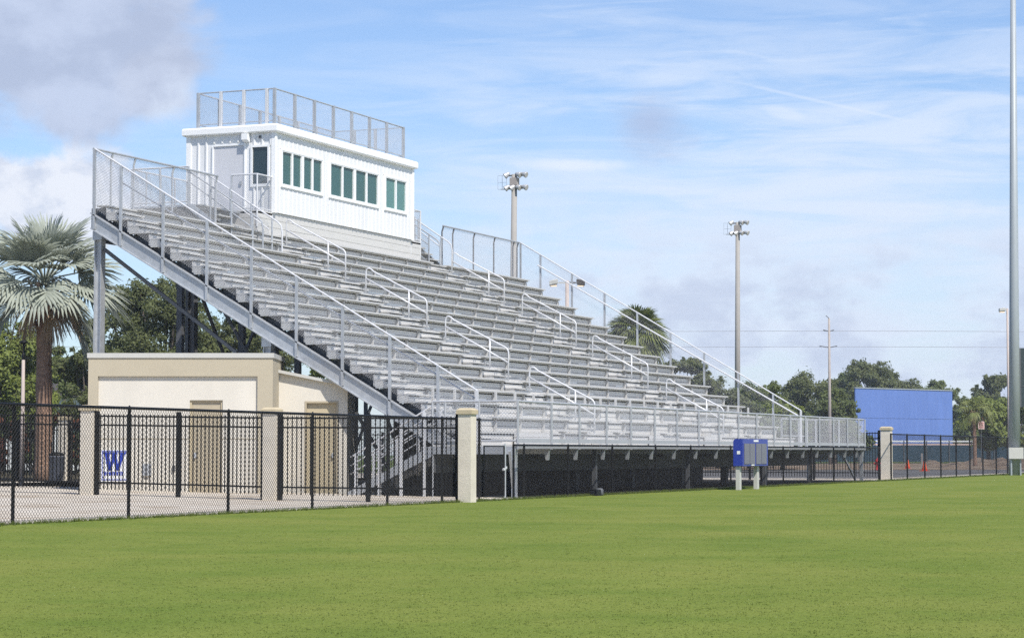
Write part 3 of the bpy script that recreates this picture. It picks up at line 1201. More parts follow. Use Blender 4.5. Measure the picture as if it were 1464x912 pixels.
# main block with a raised tan frame round a recessed cream panel
b = MB()
P0, P1, PT = lat(140), lat(368), zat(538, BD)
dl0, dl1, dtop = lat(271), lat(318), zat(572, BD)
bbox(b, P0, dl0, .08, .28, 0, PT)
bbox(b, dl1, P1, .08, .28, 0, PT)
bbox(b, dl0, dl1, .08, .28, dtop, PT)
b.build('wall', M['stucco'], CB)
b = MB()
bbox(b, BL0, P0 - .002, 0, .3, 0, BH - .12)
bbox(b, P1 + .002, BL1, 0, .3, 0, BH - .12)
bbox(b, P0 - .002, P1 + .002, 0, .3, PT + .002, BH - .12)
bbox(b, BL0, BL0 + .25, .301, 2.9, 0, BH - .12)
bbox(b, BL1 - .25, BL1, .301, 2.9, 0, BH - .12)
bbox(b, BL0 + .251, BL1 - .251, 2.65, 2.9, 0, BH - .12)
b.build('wall', M['stucco_tan'], CB)
b = MB()
bbox(b, BL0 - .03, BL1 + .03, -.03, 2.93, BH - .118, BH + .01)
b.build('parapet_cap', M['cabinet'], CB)
b = MB()
bbox(b, dl0 + .05, dl1 - .05, .16, .20, .02, dtop - .05)
do = b.build('door', M['tan_door'], CB)
b = MB()
bbox(b, dl0 + .002, dl0 + .05, .12, .25, 0, dtop - .002)
bbox(b, dl1 - .05, dl1 - .002, .12, .25, 0, dtop - .002)
bbox(b, dl0 + .051, dl1 - .051, .12, .25, dtop - .05, dtop - .002)
b.build('door_frame', M['tan_door_light'], do)
b = MB()
bbox(b, dl0 + .12, dl0 + .17, .10, .158, 1.0, 1.14)
b.build('handle', M['galv'], do)
b = MB()
bbox(b, lat(205), lat(217), .02, .078, zat(680, BD), zat(663, BD))
b.build('utility_box', M['galv'], CB)
b = MB()
bbox(b, lat(247), lat(251), .02, .078, zat(673, BD), zat(665, BD))
b.build('hose_tap', M['galv_dark'], CB)
b = MB()
zj = zat(627.5, BD)
bbox(b, P0, dl0 - .002, .070, .0795, zj, zj + .02)
bbox(b, dl1 + .002, P1, .070, .0795, zj, zj + .02)
b.build('wall_joint', M['stucco_tan'], CB)
# low wing with a sloping roof, under the stand
D2 = 62.3
w0, w1 = lat(398.5, D2), lat(497, D2)
e0, e1, et = lat(436, D2), lat(484, D2), zat(573.5, D2)
h0, h1 = zat(533, D2), zat(553, D2)
b = MB()
def wing(l0, l1, z0, za, zb, d0=1.6, d1=1.8):
    q = [bl(l0, d0, z0), bl(l1, d0, z0), bl(l1, d0, zb), bl(l0, d0, za)]
    b.prism(q, FWH * (d1 - d0))
def hz_(l): return h0 + (h1 - h0) * (l - w0) / (w1 - w0)
wing(w0, e0, 0, hz_(w0), hz_(e0))
wing(e0, e1, et, hz_(e0), hz_(e1))
wing(e1, w1, 0, hz_(e1), hz_(w1))
bbox(b, w1 - .2, w1, 1.801, 4.6, 0, h1)
b.build('wall', M['stucco'], CB)
b = MB()
q = [bl(w0 - .02, 1.45, h0 + .004), bl(w1 + .15, 1.45, h1 - .03), bl(w1 + .15, 1.45, h1 + .05), bl(w0 - .02, 1.45, h0 + .084)]
b.prism(q, FWH * 3.2)
b.build('roof', M['cabinet'], CB)
b = MB()
bbox(b, e0 + .05, e1 - .05, 1.68, 1.72, .02, et - .05)
do = b.build('door', M['tan_door_light'], CB)
b = MB()
bbox(b, e0 + .002, e0 + .05, 1.58, 1.75, 0, et - .002)
bbox(b, e1 - .05, e1 - .002, 1.58, 1.75, 0, et - .002)
bbox(b, e0 + .051, e1 - .051, 1.58, 1.75, et - .05, et - .002)
b.build('door_frame', M['tan_door'], do)
b = MB()
bbox(b, e1 - .18, e1 - .12, 1.62, 1.678, 1.0, 1.13)
b.build('handle', M['galv'], do)

# sign with a blue W on the building wall
SG = thing('wall_sign', 'white square sign with a big blue letter W on the cream wall', 'sign', bl(lat(166), .03, zat(690, BD)))
b = MB()
s0, s1, q0, q1 = lat(145), lat(187), zat(688, BD), zat(643, BD)
bbox(b, s0, s1, .03, .07, q0, q1)
b.build('board', M['white_paint'], SG)
b = MB()
def sb(l0, l1, z0, z1): bbox(b, l0, l1, .022, .0285, z0, z1)
sb(s0 + .03, s1 - .03, q1 - .05, q1 - .025)
sb(s0 + .03, s0 + .05, q0 + .04, q1 - .051)
sb(s1 - .05, s1 - .03, q0 + .04, q1 - .051)
sb(s0 + .051, s1 - .051, q0 + .04, q0 + .06)
b.build('border', M['blue_print'], SG)
b = MB()
def stroke(u0, v0, u1, v1, w):
    p = [(u0 - w, v0), (u0 + w, v0), (u1 + w * .8, v1), (u1 - w * .8, v1)]
    b.prism([bl(lat(a), .014, zat(c, BD)) for a, c in p], FWH * .010)
stroke(153.6, 647.5, 157.6, 672, 3.0)
stroke(164.2, 648.5, 158.2, 672, 2.6)
stroke(164.6, 648.5, 168.4, 672, 2.6)
stroke(176.6, 647.5, 169.0, 672, 3.0)
for u, w in ((154, 5.2), (164.4, 4.6), (176.4, 4.4)):
    b.prism([bl(lat(a), .012, zat(c, BD)) for a, c in ((u - w, 646.6), (u + w, 646.6), (u + w, 648.6), (u - w, 648.6))], FWH * .008)
b.build('letter', M['blue_print'], SG)
b = MB()
u = 149.5
for w in (3.0, 2.4, 2.8, 2.2, 3.0, 2.6, 2.8, 2.2):
    bbox(b, lat(u), lat(u + w), .020, .0285, zat(679, BD), zat(674.2, BD))
    u += w + .9
b.build('lettering', M['blue_print'], SG)

# ------------------------------------------------------------------ gate pillars and picket fences
def pillar(x, y, z0, h, s, label, group='cream stucco fence pillars'):
    p = thing('fence_pillar', label, 'pillar', (x, y, z0), group)
    b = MB()
    b.box(x - s, x + s, y - s, y + s, z0 - .05, z0 + h - .14)
    b.build('shaft', M['pillar'], p)
    b = MB()
    k = s + .035
    b.box(x - k, x + k, y - k, y + k, z0 + h - .139, z0 + h - .05)
    r0, r1 = k - .03, .04
    b.add([(x - k, y - k, z0 + h - .048), (x + k, y - k, z0 + h - .048), (x + k, y + k, z0 + h - .048), (x - k, y + k, z0 + h - .048),
           (x - r0 * .8, y - r0 * .8, z0 + h), (x + r0 * .8, y - r0 * .8, z0 + h), (x + r0 * .8, y + r0 * .8, z0 + h), (x - r0 * .8, y + r0 * .8, z0 + h)],
          [(3, 2, 1, 0), (4, 5, 6, 7), (0, 1, 5, 4), (1, 2, 6, 5), (2, 3, 7, 6), (3, 0, 4, 7)])
    b.build('cap', M['pillar_cap'], p)
    return p


PX = -6.85
PP = [at(668, 53.3), at(389, 54.6), at(128.5, 57.0)]
PY = [p.y for p in PP]
pillar(PP[0].x, PY[0], -.03, 2.2, .16, 'cream stucco pillar with tan cap at the grass edge by the entry stairs')
pillar(PP[1].x, PY[1], .03, 2.18, .16, 'cream stucco pillar with tan cap between the two tan doors')
pillar(PP[2].x, PY[2], .12, 2.2, .16, 'cream stucco pillar with tan cap left of the blue W sign')


def picket(x0, y0, x1, y1, zb, h, label, nposts, group='black picket fence panels', tall=.0, step=.115):
    A, B = Vector((x0, y0, 0)), Vector((x1, y1, 0))
    d = B - A
    Ln = d.length
    d.normalize()
    n = Vector((-d.y, d.x, 0))
    z = zb if callable(zb) else (lambda y: zb)
    f = thing('picket_fence', label, 'fence', ((x0 + x1) / 2, (y0 + y1) / 2, z((y0 + y1) / 2)), group)
    b = MB()
    k = step
    while k < Ln - .04:
        c = A + d * k
        b.obox(c, d, n, .011, .011, z(c.y) + .13, z(c.y) + h)
        k += step
    b.build('pickets', M['black'], f)
    for hh in (h - .05, h - .27, .30):
        b = MB()
        ca, cb = A + d * .02, B - d * .02
        b.bar((ca.x, ca.y, z(ca.y) + hh), (cb.x, cb.y, z(cb.y) + hh), .036, .04)
        b.build('rail', M['black'], f)
    for i in range(nposts):
        t = (i + .0) / max(1, nposts - 1)
        c = A + d * (.06 + (Ln - .12) * t)
        b = MB()
        b.obox(c, d, n, .045, .045, z(c.y) - .05, z(c.y) + h + .07)
        b.build('post', M['black'], f)
    return f


za = lambda y: apron_z(0, y)
picket(PP[0].x, PY[0] + .17, PP[1].x, PY[1] - .17, za, 1.98, 'black metal picket fence panel before the dark entry stairs', 3)
picket(PP[1].x, PY[1] + .17, PP[2].x, PY[2] - .17, za, 1.98, 'black metal picket fence panel before the blue W sign', 3)
picket(PP[2].x, PY[2] + .17, PP[2].x + .3, 13.0, za, 1.98, 'black metal picket fence panel before the palm trunk', 3)
picket(38.4, -1.75, 38.4, 9.5, 0, 1.98, 'black metal picket fence running back from the small far pillar', 5)
picket(38.4, 9.6, 38.4, 24.0, 0, 1.98, 'black metal picket fence seen through the shade under the bleachers', 6)
pillar(38.4, -2.0, 0, 2.2, .20, 'cream stucco pillar with tan cap beyond the far end of the bleachers')
# second, farther fence line at the left with a gate
picket(at(-60, 82).x, at(-60, 82).y, at(88, 78).x, at(88, 78).y, .22, 1.95, 'black metal picket fence by the palm in the back yard', 6, step=.125)
pillar(at(94, 77.5).x, at(94, 77.5).y, .22, 2.15, .16, 'narrow cream pillar beside the grey trash can in the back yard')
picket(at(98, 77.5).x, at(98, 77.5).y, at(140, 76.5).x, at(140, 76.5).y, .22, 1.95, 'black metal picket gate behind the stucco building corner', 2, step=.125)

# ------------------------------------------------------------------ black chain-link fences
def clf(name, pts_x, y, z0, h, label, group=None, ends=(0, 0), r=.0030, pr=.03, mid=False):
    x0, x1 = pts_x[0], pts_x[-1]
    f = thing(name, label, 'fence', ((x0 + x1) / 2, y, z0), group)
    b = MB()
    b.tube([(x0 - ends[0], y, z0 + h), (x1 + ends[1], y, z0 + h)], .026, 8)
    if mid:
        b.tube([(x0, y, z0 + .06), (x1, y, z0 + .06)], .008, 5)
    b.build('top_rail', M['black'], f)
    p0 = None
    for x in pts_x:
        b = MB()
        b.tube([(x, y + .035, z0 - .1), (x, y + .035, z0 + h + .015)], pr, 10)
        b.tube([(x, y + .035, z0 + h + .014), (x, y + .035, z0 + h + .05)], pr, 10, r1=.008)
        b.build('post', M['black'], f)
    b = MB()
    b.chain((x0 - ends[0], y - .028, z0 + .03), (x1 + ends[1], y - .028, z0 + .03), h - .03, h - .03, .066, r * .8)
    b.build('chain_link', M['black'], f)
    return f


FY = -2.42
xs1 = [on_y(FY, u) for u in (-125, 22, 187, 329, 449, 556, 634, 687)]
clf('chain_link_fence', xs1, FY, 0, 1.93, 'tall black chain link fence along the grass before the building', 'black chain link fences')
# gate frame between the tall fence and the low fence
xs2 = [on_y(-2.1, u) for u in (736, 751, 814, 877, 939, 989, 1046, 1121, 1161, 1193, 1223, 1258)]
clf('chain_link_fence', xs2, -2.1, 0, 1.33, 'low black chain link fence in front of the bleacher walkway', 'black chain link fences', r=.0020)
xs3 = [on_y(FY, u) for u in (1275, 1298, 1323, 1346, 1368, 1387.5, 1406, 1425, 1441, 1454, 1466, 1477, 1488, 1497)]
clf('chain_link_fence', xs3, FY, 0, 1.88, 'black chain link fence running right to the tall silver pole', 'black chain link fences', r=.0020, pr=.036)
GT = thing('walk_gate', 'narrow chain link gate with galvanised latch post beside the cream pillar', 'gate', (on_y(-2.2, 712), -2.2, 0))
gx0, gx1 = on_y(-2.2, 692), on_y(-2.2, 722)
b = MB()
b.tube([(gx1, -2.2, 0), (gx1, -2.2, 1.36)], .028)
b.build('latch_post', M['galv'], GT)
b = MB()
b.tube([(gx0, -2.2, .08), (gx1 - .06, -2.2, .08), (gx1 - .06, -2.2, 1.30), (gx0, -2.2, 1.30), (gx0, -2.2, .08)], .02)
b.build('gate_frame', M['black'], GT)
b = MB()
b.chain((gx0, -2.2, .08), (gx1 - .06, -2.2, .08), 1.22, 1.22, .062, .002)
b.build('chain_link', M['black'], GT)
b = MB()
b.bar((gx1 - .12, -2.2, .72), (gx1 + .08, -2.2, .78), .05, .05)
b.build('latch', M['galv_pipe'], GT)

# ------------------------------------------------------------------ blue display cabinet on two posts
QC = at(1074, 71.7)
qx, qy = QC.x, QC.y
CBN = thing('display_cabinet', 'royal blue display cabinet with grey panels on two posts at the grass edge', 'scoreboard', (qx, qy, 0))
x0, x1 = qx - 1.42, qx + 1.32
zb0, zb1 = zat(665.5, 71.7), zat(627.5, 71.7)
b = MB()
b.prism([(x0, qy - .14, zb0), (x0, qy + .16, zb0), (x0, qy + .16, zb1 - .06), (x0, qy + .10, zb1), (x0, qy - .14, zb1)], (x1 - x0, 0, 0))
b.build('cabinet_body', M['blue_box'], CBN)
n = 2
for k in range(2):
    a = x0 + .14 + k * (x1 - x0 - .2) / 2
    e = x0 + (k + 1) * (x1 - x0 - .2) / 2
    b = MB()
    mid = (a + e) / 2
    b.box(a, mid - .03, qy - .160, qy - .142, zb0 + .06, zb1 - .14)
    b.box(mid + .03, e, qy - .160, qy - .142, zb0 + .06, zb1 - .14)
    b.build('display_panel', M['grey_lens'], CBN)
b = MB()
b.box(qx - .25, qx + .25, qy - .150, qy - .142, zb1 - .085, zb1 - .03)
b.box(qx - .5, qx - .2, qy - .150, qy - .142, zb0 + .01, zb0 + .045)
b.box(x0 - .008, x0 - .001, qy - .06, qy + .04, zb0 + .36, zb0 + .46)
b.build('white_label', M['white_paint'], CBN)
for x in (x0 + .05, x0 + 1.95):
    b = MB()
    b.box(x, x + .20, qy - .02, qy + .10, -.02, zb0 - .002)
    b.build('post', M['cabinet'], CBN)

# sprinkler head / small valve box at the edge of the grass
SV = thing('sprinkler_box', 'small black box with grey cap at the grass edge under the bleacher', 'sprinkler', (on_y(-2.5, 838), -2.75, 0))
sx = SV.location.x
b = MB()
b.prism([(sx - .28, -2.9, 0), (sx + .10, -2.9, 0), (sx + .04, -2.9, .17), (sx - .24, -2.9, .17)], (0, .2, 0))
b.build('box', M['black'], SV)
b = MB()
b.lathe((sx + .20, -2.8, 0), [(.10, 0), (.11, .05), (.11, .15), (.08, .19), (.02, .2)], 12)
b.build('cap', M['galv_dark'], SV, True)

# ------------------------------------------------------------------ poles
def floodpole(u, D, vtop, lean_u, r0, r1, label):
    p0 = at(u - lean_u * 1.0, D)
    zt_ = zat(vtop, D)
    p1 = at(u, D, zt_)
    f = thing('floodlight_pole', label, 'light pole', p0, 'sports floodlight poles')
    b = MB()
    b.tube([p0 - Vector((0, 0, .1)), p1], r0, 12, r1)
    b.build('pole', M['concrete_pole'], f, True)
    ax = (RT * .96 + FWH * -.28).normalized()
    fwd = Vector((ax.y, -ax.x, 0))
    if fwd.dot(FWH) > 0:
        fwd = -fwd
    fwd = (fwd * .35 + RT * .95).normalized()
    for zz in (zt_ - .08, zt_ - .86):
        b = MB()
        c = Vector((p1.x, p1.y, zz))
        b.bar(c - ax * .62, c + ax * .66, .09, .09)
        b.build('crossarm', M['galv_dark'], f)
        for s in ((-.46, .22, .60) if zz > zt_ - .5 else (-.44, -.1, .20, .62)):
            q = c + ax * s + Vector((0, 0, .06)) - FWH * .16
            d = (fwd * (1 if s > 0 else -.6) - Vector((0, 0, .40)) - (FWH * .25)).normalized()
            l = MB()
            l.tube([q - d * .20, q - d * .11, q + d * .03, q + d * .17, q + d * .19], [.04, .10, .15, .185, .19], 12)
            l.bar(c + ax * s, q, .05, .05)
            lo = l.build('floodlight', M['lamp_metal'], f, True)
            v = MB()
            v.tube([q + d * .191, q + d * .20], .165, 12)
            v.build('lens', M['cabinet'], lo)
    b = MB()     # service cage at the left end
    c = Vector((p1.x, p1.y, zt_ - .9)) - ax * .78
    for i in (-.14, .14):
        for j in (-.14, .14):
            q = c + ax * i + fwd * j
            b.bar(q, q + Vector((0, 0, .85)), .014, .014)
    for zz in (0, .42, .85):
        q = [c + ax * i + fwd * j + Vector((0, 0, zz)) for i, j in ((-.14, -.14), (.14, -.14), (.14, .14), (-.14, .14))]
        for k in range(4):
            b.bar(q[k], q[(k + 1) % 4], .014, .014)
    b.bar(c - ax * .1, c + ax * .8, .06, .06)
    b.build('service_cage', M['galv'], f)
    b = MB()
    b.box(p1.x - .20, p1.x + .20, p1.y - .24, p1.y + .24, zt_ - .68, zt_ - .22)
    b.build('ballast_box', M['wood_pole'], f)
    return f


floodpole(735.5, 140, 248, 4.5, .235, .17, 'tall concrete floodlight pole rising behind the top bench row')
floodpole(1056, 172, 317, 2.5, .235, .16, 'tall concrete floodlight pole standing behind the far end of the bleachers')

# silver field pole with its box
D = 114.6
p0 = at(1449, D)
p1 = at(1456.5, D, zat(-120, D))
SP = thing('field_light_pole', 'tall silver steel pole with a beige box near its base at the fence', 'light pole', p0)
b = MB()
b.tube([p0 - Vector((0, 0, .1)), p0.lerp(p1, .3), p1], [.30, .235, .115], 20)
b.build('pole', M['silver'], SP, True)
b = MB()
c = p0 + RT * -.02
zc0, zc1 = zat(655.5, D), zat(639.5, D)
b.obox(c - FWH * .42, RT, FWH, .36, .11, zc0, zc1)
b.build('control_box', M['cabinet'], SP)
b = MB()
b.tube([p0 - RT * .24 - FWH * .35, p0 - RT * .24 - FWH * .35 + Vector((0, 0, zc0))], .05)
b.tube([p0 + RT * .22 - FWH * .35, p0 + RT * .22 - FWH * .35 + Vector((0, 0, zc0))], .04)
b.build('conduit', M['silver'], SP)

# scoreboard edge at the right of the frame
D = 125
c = at(1520, D)
SB = thing('field_scoreboard', 'dark green scoreboard edge behind the tall silver pole', 'scoreboard', c)
b = MB()
l0, l1 = D * (1456.5 - 1520) / FPX, D * (1583.5 - 1520) / FPX
b.obox(c + RT * ((l0 + l1) / 2), RT, FWH, (l1 - l0) / 2, .2, zat(582, D), zat(498, D))
b.build('panel', M['dark_green'], SB)
b = MB()
b.obox(c + RT * (l0 + .04) - FWH * .21, RT, FWH, .04, .012, zat(582, D), zat(498, D))
b.obox(c + RT * ((l0 + l1) / 2) - FWH * .212, RT, FWH, (l1 - l0) / 2 - .1, .010, zat(553, D), zat(552, D))
b.build('trim', M['galv_dark'], SB)
for s in (-.9, 1.6):
    b = MB()
    b.obox(c + RT * s + FWH * .32, RT, FWH, .11, .11, -.05, zat(500, D))
    b.build('support_post', M['galv_dark'], SB)

# utility pole and wires
D = 215
c = at(1186, D)
UP_ = thing('utility_pole', 'slim grey utility pole rising above the far trees', 'utility pole', c)
b = MB()
b.tube([c, Vector((c.x, c.y, zat(455, D)))], .17, 10, .10)
b.build('pole', M['wood_pole'], UP_, True)
b = MB()
for v, l in ((474, .55), (497, .9)):
    z = zat(v, D)
    b.bar(c - RT * l + Vector((0, 0, z + .15)), c + Vector((0, 0, z)), .08, .08)
    b.bar(c + RT * (l * .8) + Vector((0, 0, z + .15)), c + Vector((0, 0, z)), .08, .08)
b.bar(c + Vector((0, 0, zat(455, D))), c - RT * .3 + Vector((0, 0, zat(451, D))), .06, .06)
b.build('insulator_bracket', M['galv_dark'], UP_)
WL = thing('power_line', 'two thin power lines strung level above the far trees', 'power line', c)
for v, sag in ((475.5, .5), (498, .6)):
    b = MB()
    pts = []
    for k in range(41):
        t = k / 40
        s = -75 + 150 * t
        zz = zat(v, D) - sag * (1 - abs(math.cos(math.pi * (s / 75)))) * .4 + .15
        q = c + RT * s
        pts.append((q.x, q.y, zz))
    b.tube(pts, .022, 5)
    b.build('wire', M['wire_line'], WL)

# parking lot lamps
def boxlamp(u, D, vtop, heads, r, label, m):
    c = at(u, D)
    z = zat(vtop, D)
    f = thing('parking_lamp', label, 'lamp', c, 'shoebox parking lamps')
    b = MB()
    b.tube([c, Vector((c.x, c.y, z + .1))], r, 10, r * .8)
    b.build('pole', m, f, True)
    for s in heads:
        h = MB()
        a = c + RT * (s * .62)
        h.bar(c + Vector((0, 0, z)), c + RT * (s * .4) + Vector((0, 0, z)), .06, .06)
        q = []
        for zz, hw in ((z - .14, .17), (z - .06, .24), (z + .10, .24), (z + .13, .20)):
            q.append([a + RT * (i * hw * .8) + FWH * (j * hw * .8) + Vector((0, 0, zz - (.04 * i * s))) for i, j in ((-1, -1), (1, -1), (1, 1), (-1, 1))])
        vs = [p for r_ in q for p in r_]
        fs = [(3, 2, 1, 0), (12, 13, 14, 15)]
        for i in range(3):
            for k in range(4):
                fs.append((i * 4 + k, i * 4 + (k + 1) % 4, (i + 1) * 4 + (k + 1) % 4, (i + 1) * 4 + k))
        h.add(vs, fs)
        ho = h.build('lamp_head', M['brown_metal'] if s > 0 else M['cabinet'], f)
        g_ = MB()
        g_.obox(a, RT, FWH, .15, .15, z - .17, z - .142)
        g_.build('lens', M['lens_glow'], ho)
    return f


boxlamp(811, 105, 404, (-1, 1), .11, 'double headed parking lamp with warm reflecting lenses behind the upper bleacher rows', M['pink_pole'])
boxlamp(1441.5, 150, 443, (-.55,), .085, 'slim single headed parking lamp left of the tall silver pole', M['pink_pole'])

# post-top lantern at the far left
D = 72
c = at(33, D, .1)
z = lambda v: zat(v, D)
LN = thing('post_lantern', 'dark disc topped lantern on a grey pole among the left trees', 'lamp', c)
b = MB()
b.tube([c, Vector((c.x, c.y, z(513)))], .075, 10, .05)
b.build('pole', M['pink_pole'], LN, True)
b = MB()
b.lathe((c.x, c.y, z(515)), [(.045, 0), (.055, .02), (.055, .18), (.035, .22), (.022, .24), (.022, .50), (.13, .54), (.14, .57), (.05, .62), (.01, .63)], 12)
for k in range(3):
    a = k * 2.1
    b.bar((c.x + .04 * math.cos(a), c.y + .04 * math.sin(a), z(515) + .2), (c.x + .1 * math.cos(a), c.y + .1 * math.sin(a), z(515) + .55), .012, .012)
b.build('lantern_head', M['black'], LN, True)

# trash can
D = 74
c = at(82, D, .19)
TC = thing('trash_can', 'grey blue trash can standing beside the palm trunk behind the pickets', 'trash can', c)
b = MB()
b.lathe(c, [(.20, 0), (.215, .05), (.245, .78), (.26, .80), (.26, .84), (.235, .84), (.22, .78)], 16)
b.build('bin', M['can'], TC, True)
b = MB()
b.lathe(c + Vector((0, 0, .845)), [(.255, 0), (.26, .03), (.20, .09), (.05, .12)], 16)
b.build('lid', M['black'], TC, True)

# traffic cones, hydrant, stake, small sign
def cone(u, D, h, label):
    c = at(u, D)
    f = thing('traffic_cone', label, 'traffic cone', c, 'orange cones on the parking road')
    b = MB()
    b.lathe(c + Vector((0, 0, .03)), [(.19, 0), (.13, h * .35), (.08, h * .75), (.045, h)], 12)
    b.build('cone', M['orange'], f, True)
    b = MB()
    b.box(c.x - .26, c.x + .26, c.y - .26, c.y + .26, 0, .03)
    b.build('base', M['orange'], f)


cone(1296.5, 158, .62, 'orange traffic cone nearer the cream pillar on the grey road')
cone(1320.5, 140, .60, 'orange traffic cone nearer the silver pole on the grey road')
c = at(1254, 146)
HY = thing('fire_hydrant', 'red fire hydrant by the far pillar beyond the bleacher end', 'hydrant', c)
b = MB()
b.lathe(c, [(.2, 0), (.2, .05), (.12, .07), (.12, .5), (.17, .52), (.17, .56), (.14, .66), (.06, .74), (.03, .80)], 12)
b.tube([c - RT * .26 + Vector((0, 0, .42)), c + RT * .26 + Vector((0, 0, .42))], .07, 10)
b.build('body', M['red'], HY, True)
c = at(1317, 168)
b = MB()
b.bar(c, c + Vector((0, 0, 1.05)), .10, .10)
so = b.build('wooden_stake', M['wood_pole'])
tag(so, 'thin pale wooden stake behind the orange cones', 'stake')
c = at(1402, 190)
NS = thing('parking_sign', 'small faded white and red sign on a thin post before the trees', 'sign', c)
b = MB()
b.bar(c, c + Vector((0, 0, zat(603, 190))), .055, .055)
b.build('post', M['galv_dark'], NS)
b = MB()
b.obox(c - FWH * .05, RT, FWH, .26, .008, zat(613.5, 190), zat(602, 190))
fo = b.build('sign_face', M['pink_sign'], NS)
b = MB()
for a, e in ((604, 606), (607.5, 608.6), (610, 611.5)):
    b.obox(c - FWH * .062, RT, FWH, .19, .003, zat(e, 190), zat(a, 190))
b.build('lettering', M['sign_red'], fo)

# ------------------------------------------------------------------ ball field wall and windscreen fence
D = 262
BW = thing('blue_backdrop_wall', 'big faded blue panel wall standing before the far trees', 'wall', at(1291, D))
b = MB()
A_, B_ = at(1222, 256), at(1360.5, 268)
dv = (B_ - A_).normalized()
nn = Vector((dv.y, -dv.x, 0))
za_ = 1.163 + (645.6 - 555) * 256 / FPX
ctr = (A_ + B_) / 2
hw = (B_ - A_).length / 2
zm = 1.3 + 3.6
b.obox(ctr, dv, nn, hw, .08, .9, zm)
b.obox(ctr, dv, nn, hw, .075, zm + .03, za_)
b.build('panel', M['blue_wall'], BW)
b = MB()
b.obox(ctr, dv, nn, hw + .05, .14, za_ + .002, za_ + .11)
b.build('cap', M['silver'], BW)
for k in range(5):
    q = A_ + (B_ - A_) * ((k + .5) / 5) + FWH * .35
    b = MB()
    b.obox(q, dv, nn, .12, .12, -.05, za_ - .1)
    b.build('support_post', M['galv_dark'], BW)

WF = thing('windscreen_fence', 'low dark teal windscreen fence with white top rail on the ball field', 'fence', at(1350, 250))
A_, B_ = at(1060, 252), at(1640, 262)
dv = (B_ - A_).normalized()
nn = Vector((dv.y, -dv.x, 0))
ctr = (A_ + B_) / 2
hw = (B_ - A_).length / 2
b = MB()
b.obox(ctr, dv, nn, hw, .03, .06, 1.163 + (645.6 - 636.5) * 256 / FPX)
b.build('windscreen', M['windscreen'], WF)
b = MB()
b.obox(ctr, dv, nn, hw, .07, 1.163 + (645.6 - 631.8) * 256 / FPX, 1.163 + (645.6 - 629.6) * 256 / FPX)
b.build('top_rail', M['white_paint'], WF)
b = MB()
b.obox(ctr, dv, nn, hw, .05, 1.163 + (645.6 - 636.3) * 256 / FPX, 1.163 + (645.6 - 634) * 256 / FPX)
b.build('padding_rail', M['pink_sign'], WF)
for k in range(19):
    q = A_ + (B_ - A_) * (k / 18) - nn * (.1 * (1 if nn.dot(FWH) > 0 else -1))
    b = MB()
    b.obox(q, dv, nn, .05, .03, -.05, 1.163 + 15.6 * 256 / FPX)
    b.build('post', M['galv_dark'], WF)

# white house far behind the left trees
c = at(30, 150, .1)
HS = thing('far_house', 'white house glimpsed behind the trees at the far left', 'house', c)
b = MB()
b.obox(c, RT, FWH, 6.5, 4, 0, 4.6)
b.build('wall', M['white_metal'], HS)
b = MB()
q = [c - RT * 7 - FWH * 4.6 + Vector((0, 0, 4.55)), c - RT * 7 + FWH * 4.6 + Vector((0, 0, 4.55)), c - RT * 7 + Vector((0, 0, 6.2))]
b.prism(q, RT * 14)
b.build('roof', M['brown_metal'], HS)
for s in (-4, -1.4, 1.4, 4):
    w = MB()
    w.obox(c + RT * s - FWH * 4.01, RT, FWH, .6, .03, 1.2, 2.7)
    w.build('window', M['glass_dark'], HS)

# ------------------------------------------------------------------ trees
def leaf_cloud(rng, centers, radii, n, size, flat=1.0):
    """n leaf quads spread through clumps; returns V, F arrays"""
    w = radii ** 2
    idx = rng.choice(len(centers), n, p=w / w.sum())
    d = rng.normal(size=(n, 3))
    d /= np.linalg.norm(d, axis=1)[:, None]
    rr = radii[idx] * (rng.random(n) ** .42) * np.where(rng.random(n) < .15, rng.uniform(1, 1.7, n), 1)
    d[:, 2] *= flat
    P = centers[idx] + d * rr[:, None]
    nrm = rng.normal(size=(n, 3)) * .75 + d * 1.1 + np.array([-.25, -.3, .8])
    nrm /= np.linalg.norm(nrm, axis=1)[:, None]
    t = np.cross(nrm, rng.normal(size=(n, 3)))
    t /= np.linalg.norm(t, axis=1)[:, None]
    bt = np.cross(nrm, t)
    s = size * (.6 + .8 * rng.random(n))[:, None]
    V = np.stack([P - t * s, P + bt * s * .5 - t * s * .1 + nrm * s * .12, P + t * s, P - bt * s * .5 - t * s * .1 + nrm * s * .12], 1).reshape(-1, 3)
    F = np.arange(4 * n).reshape(n, 4)
    return V, F


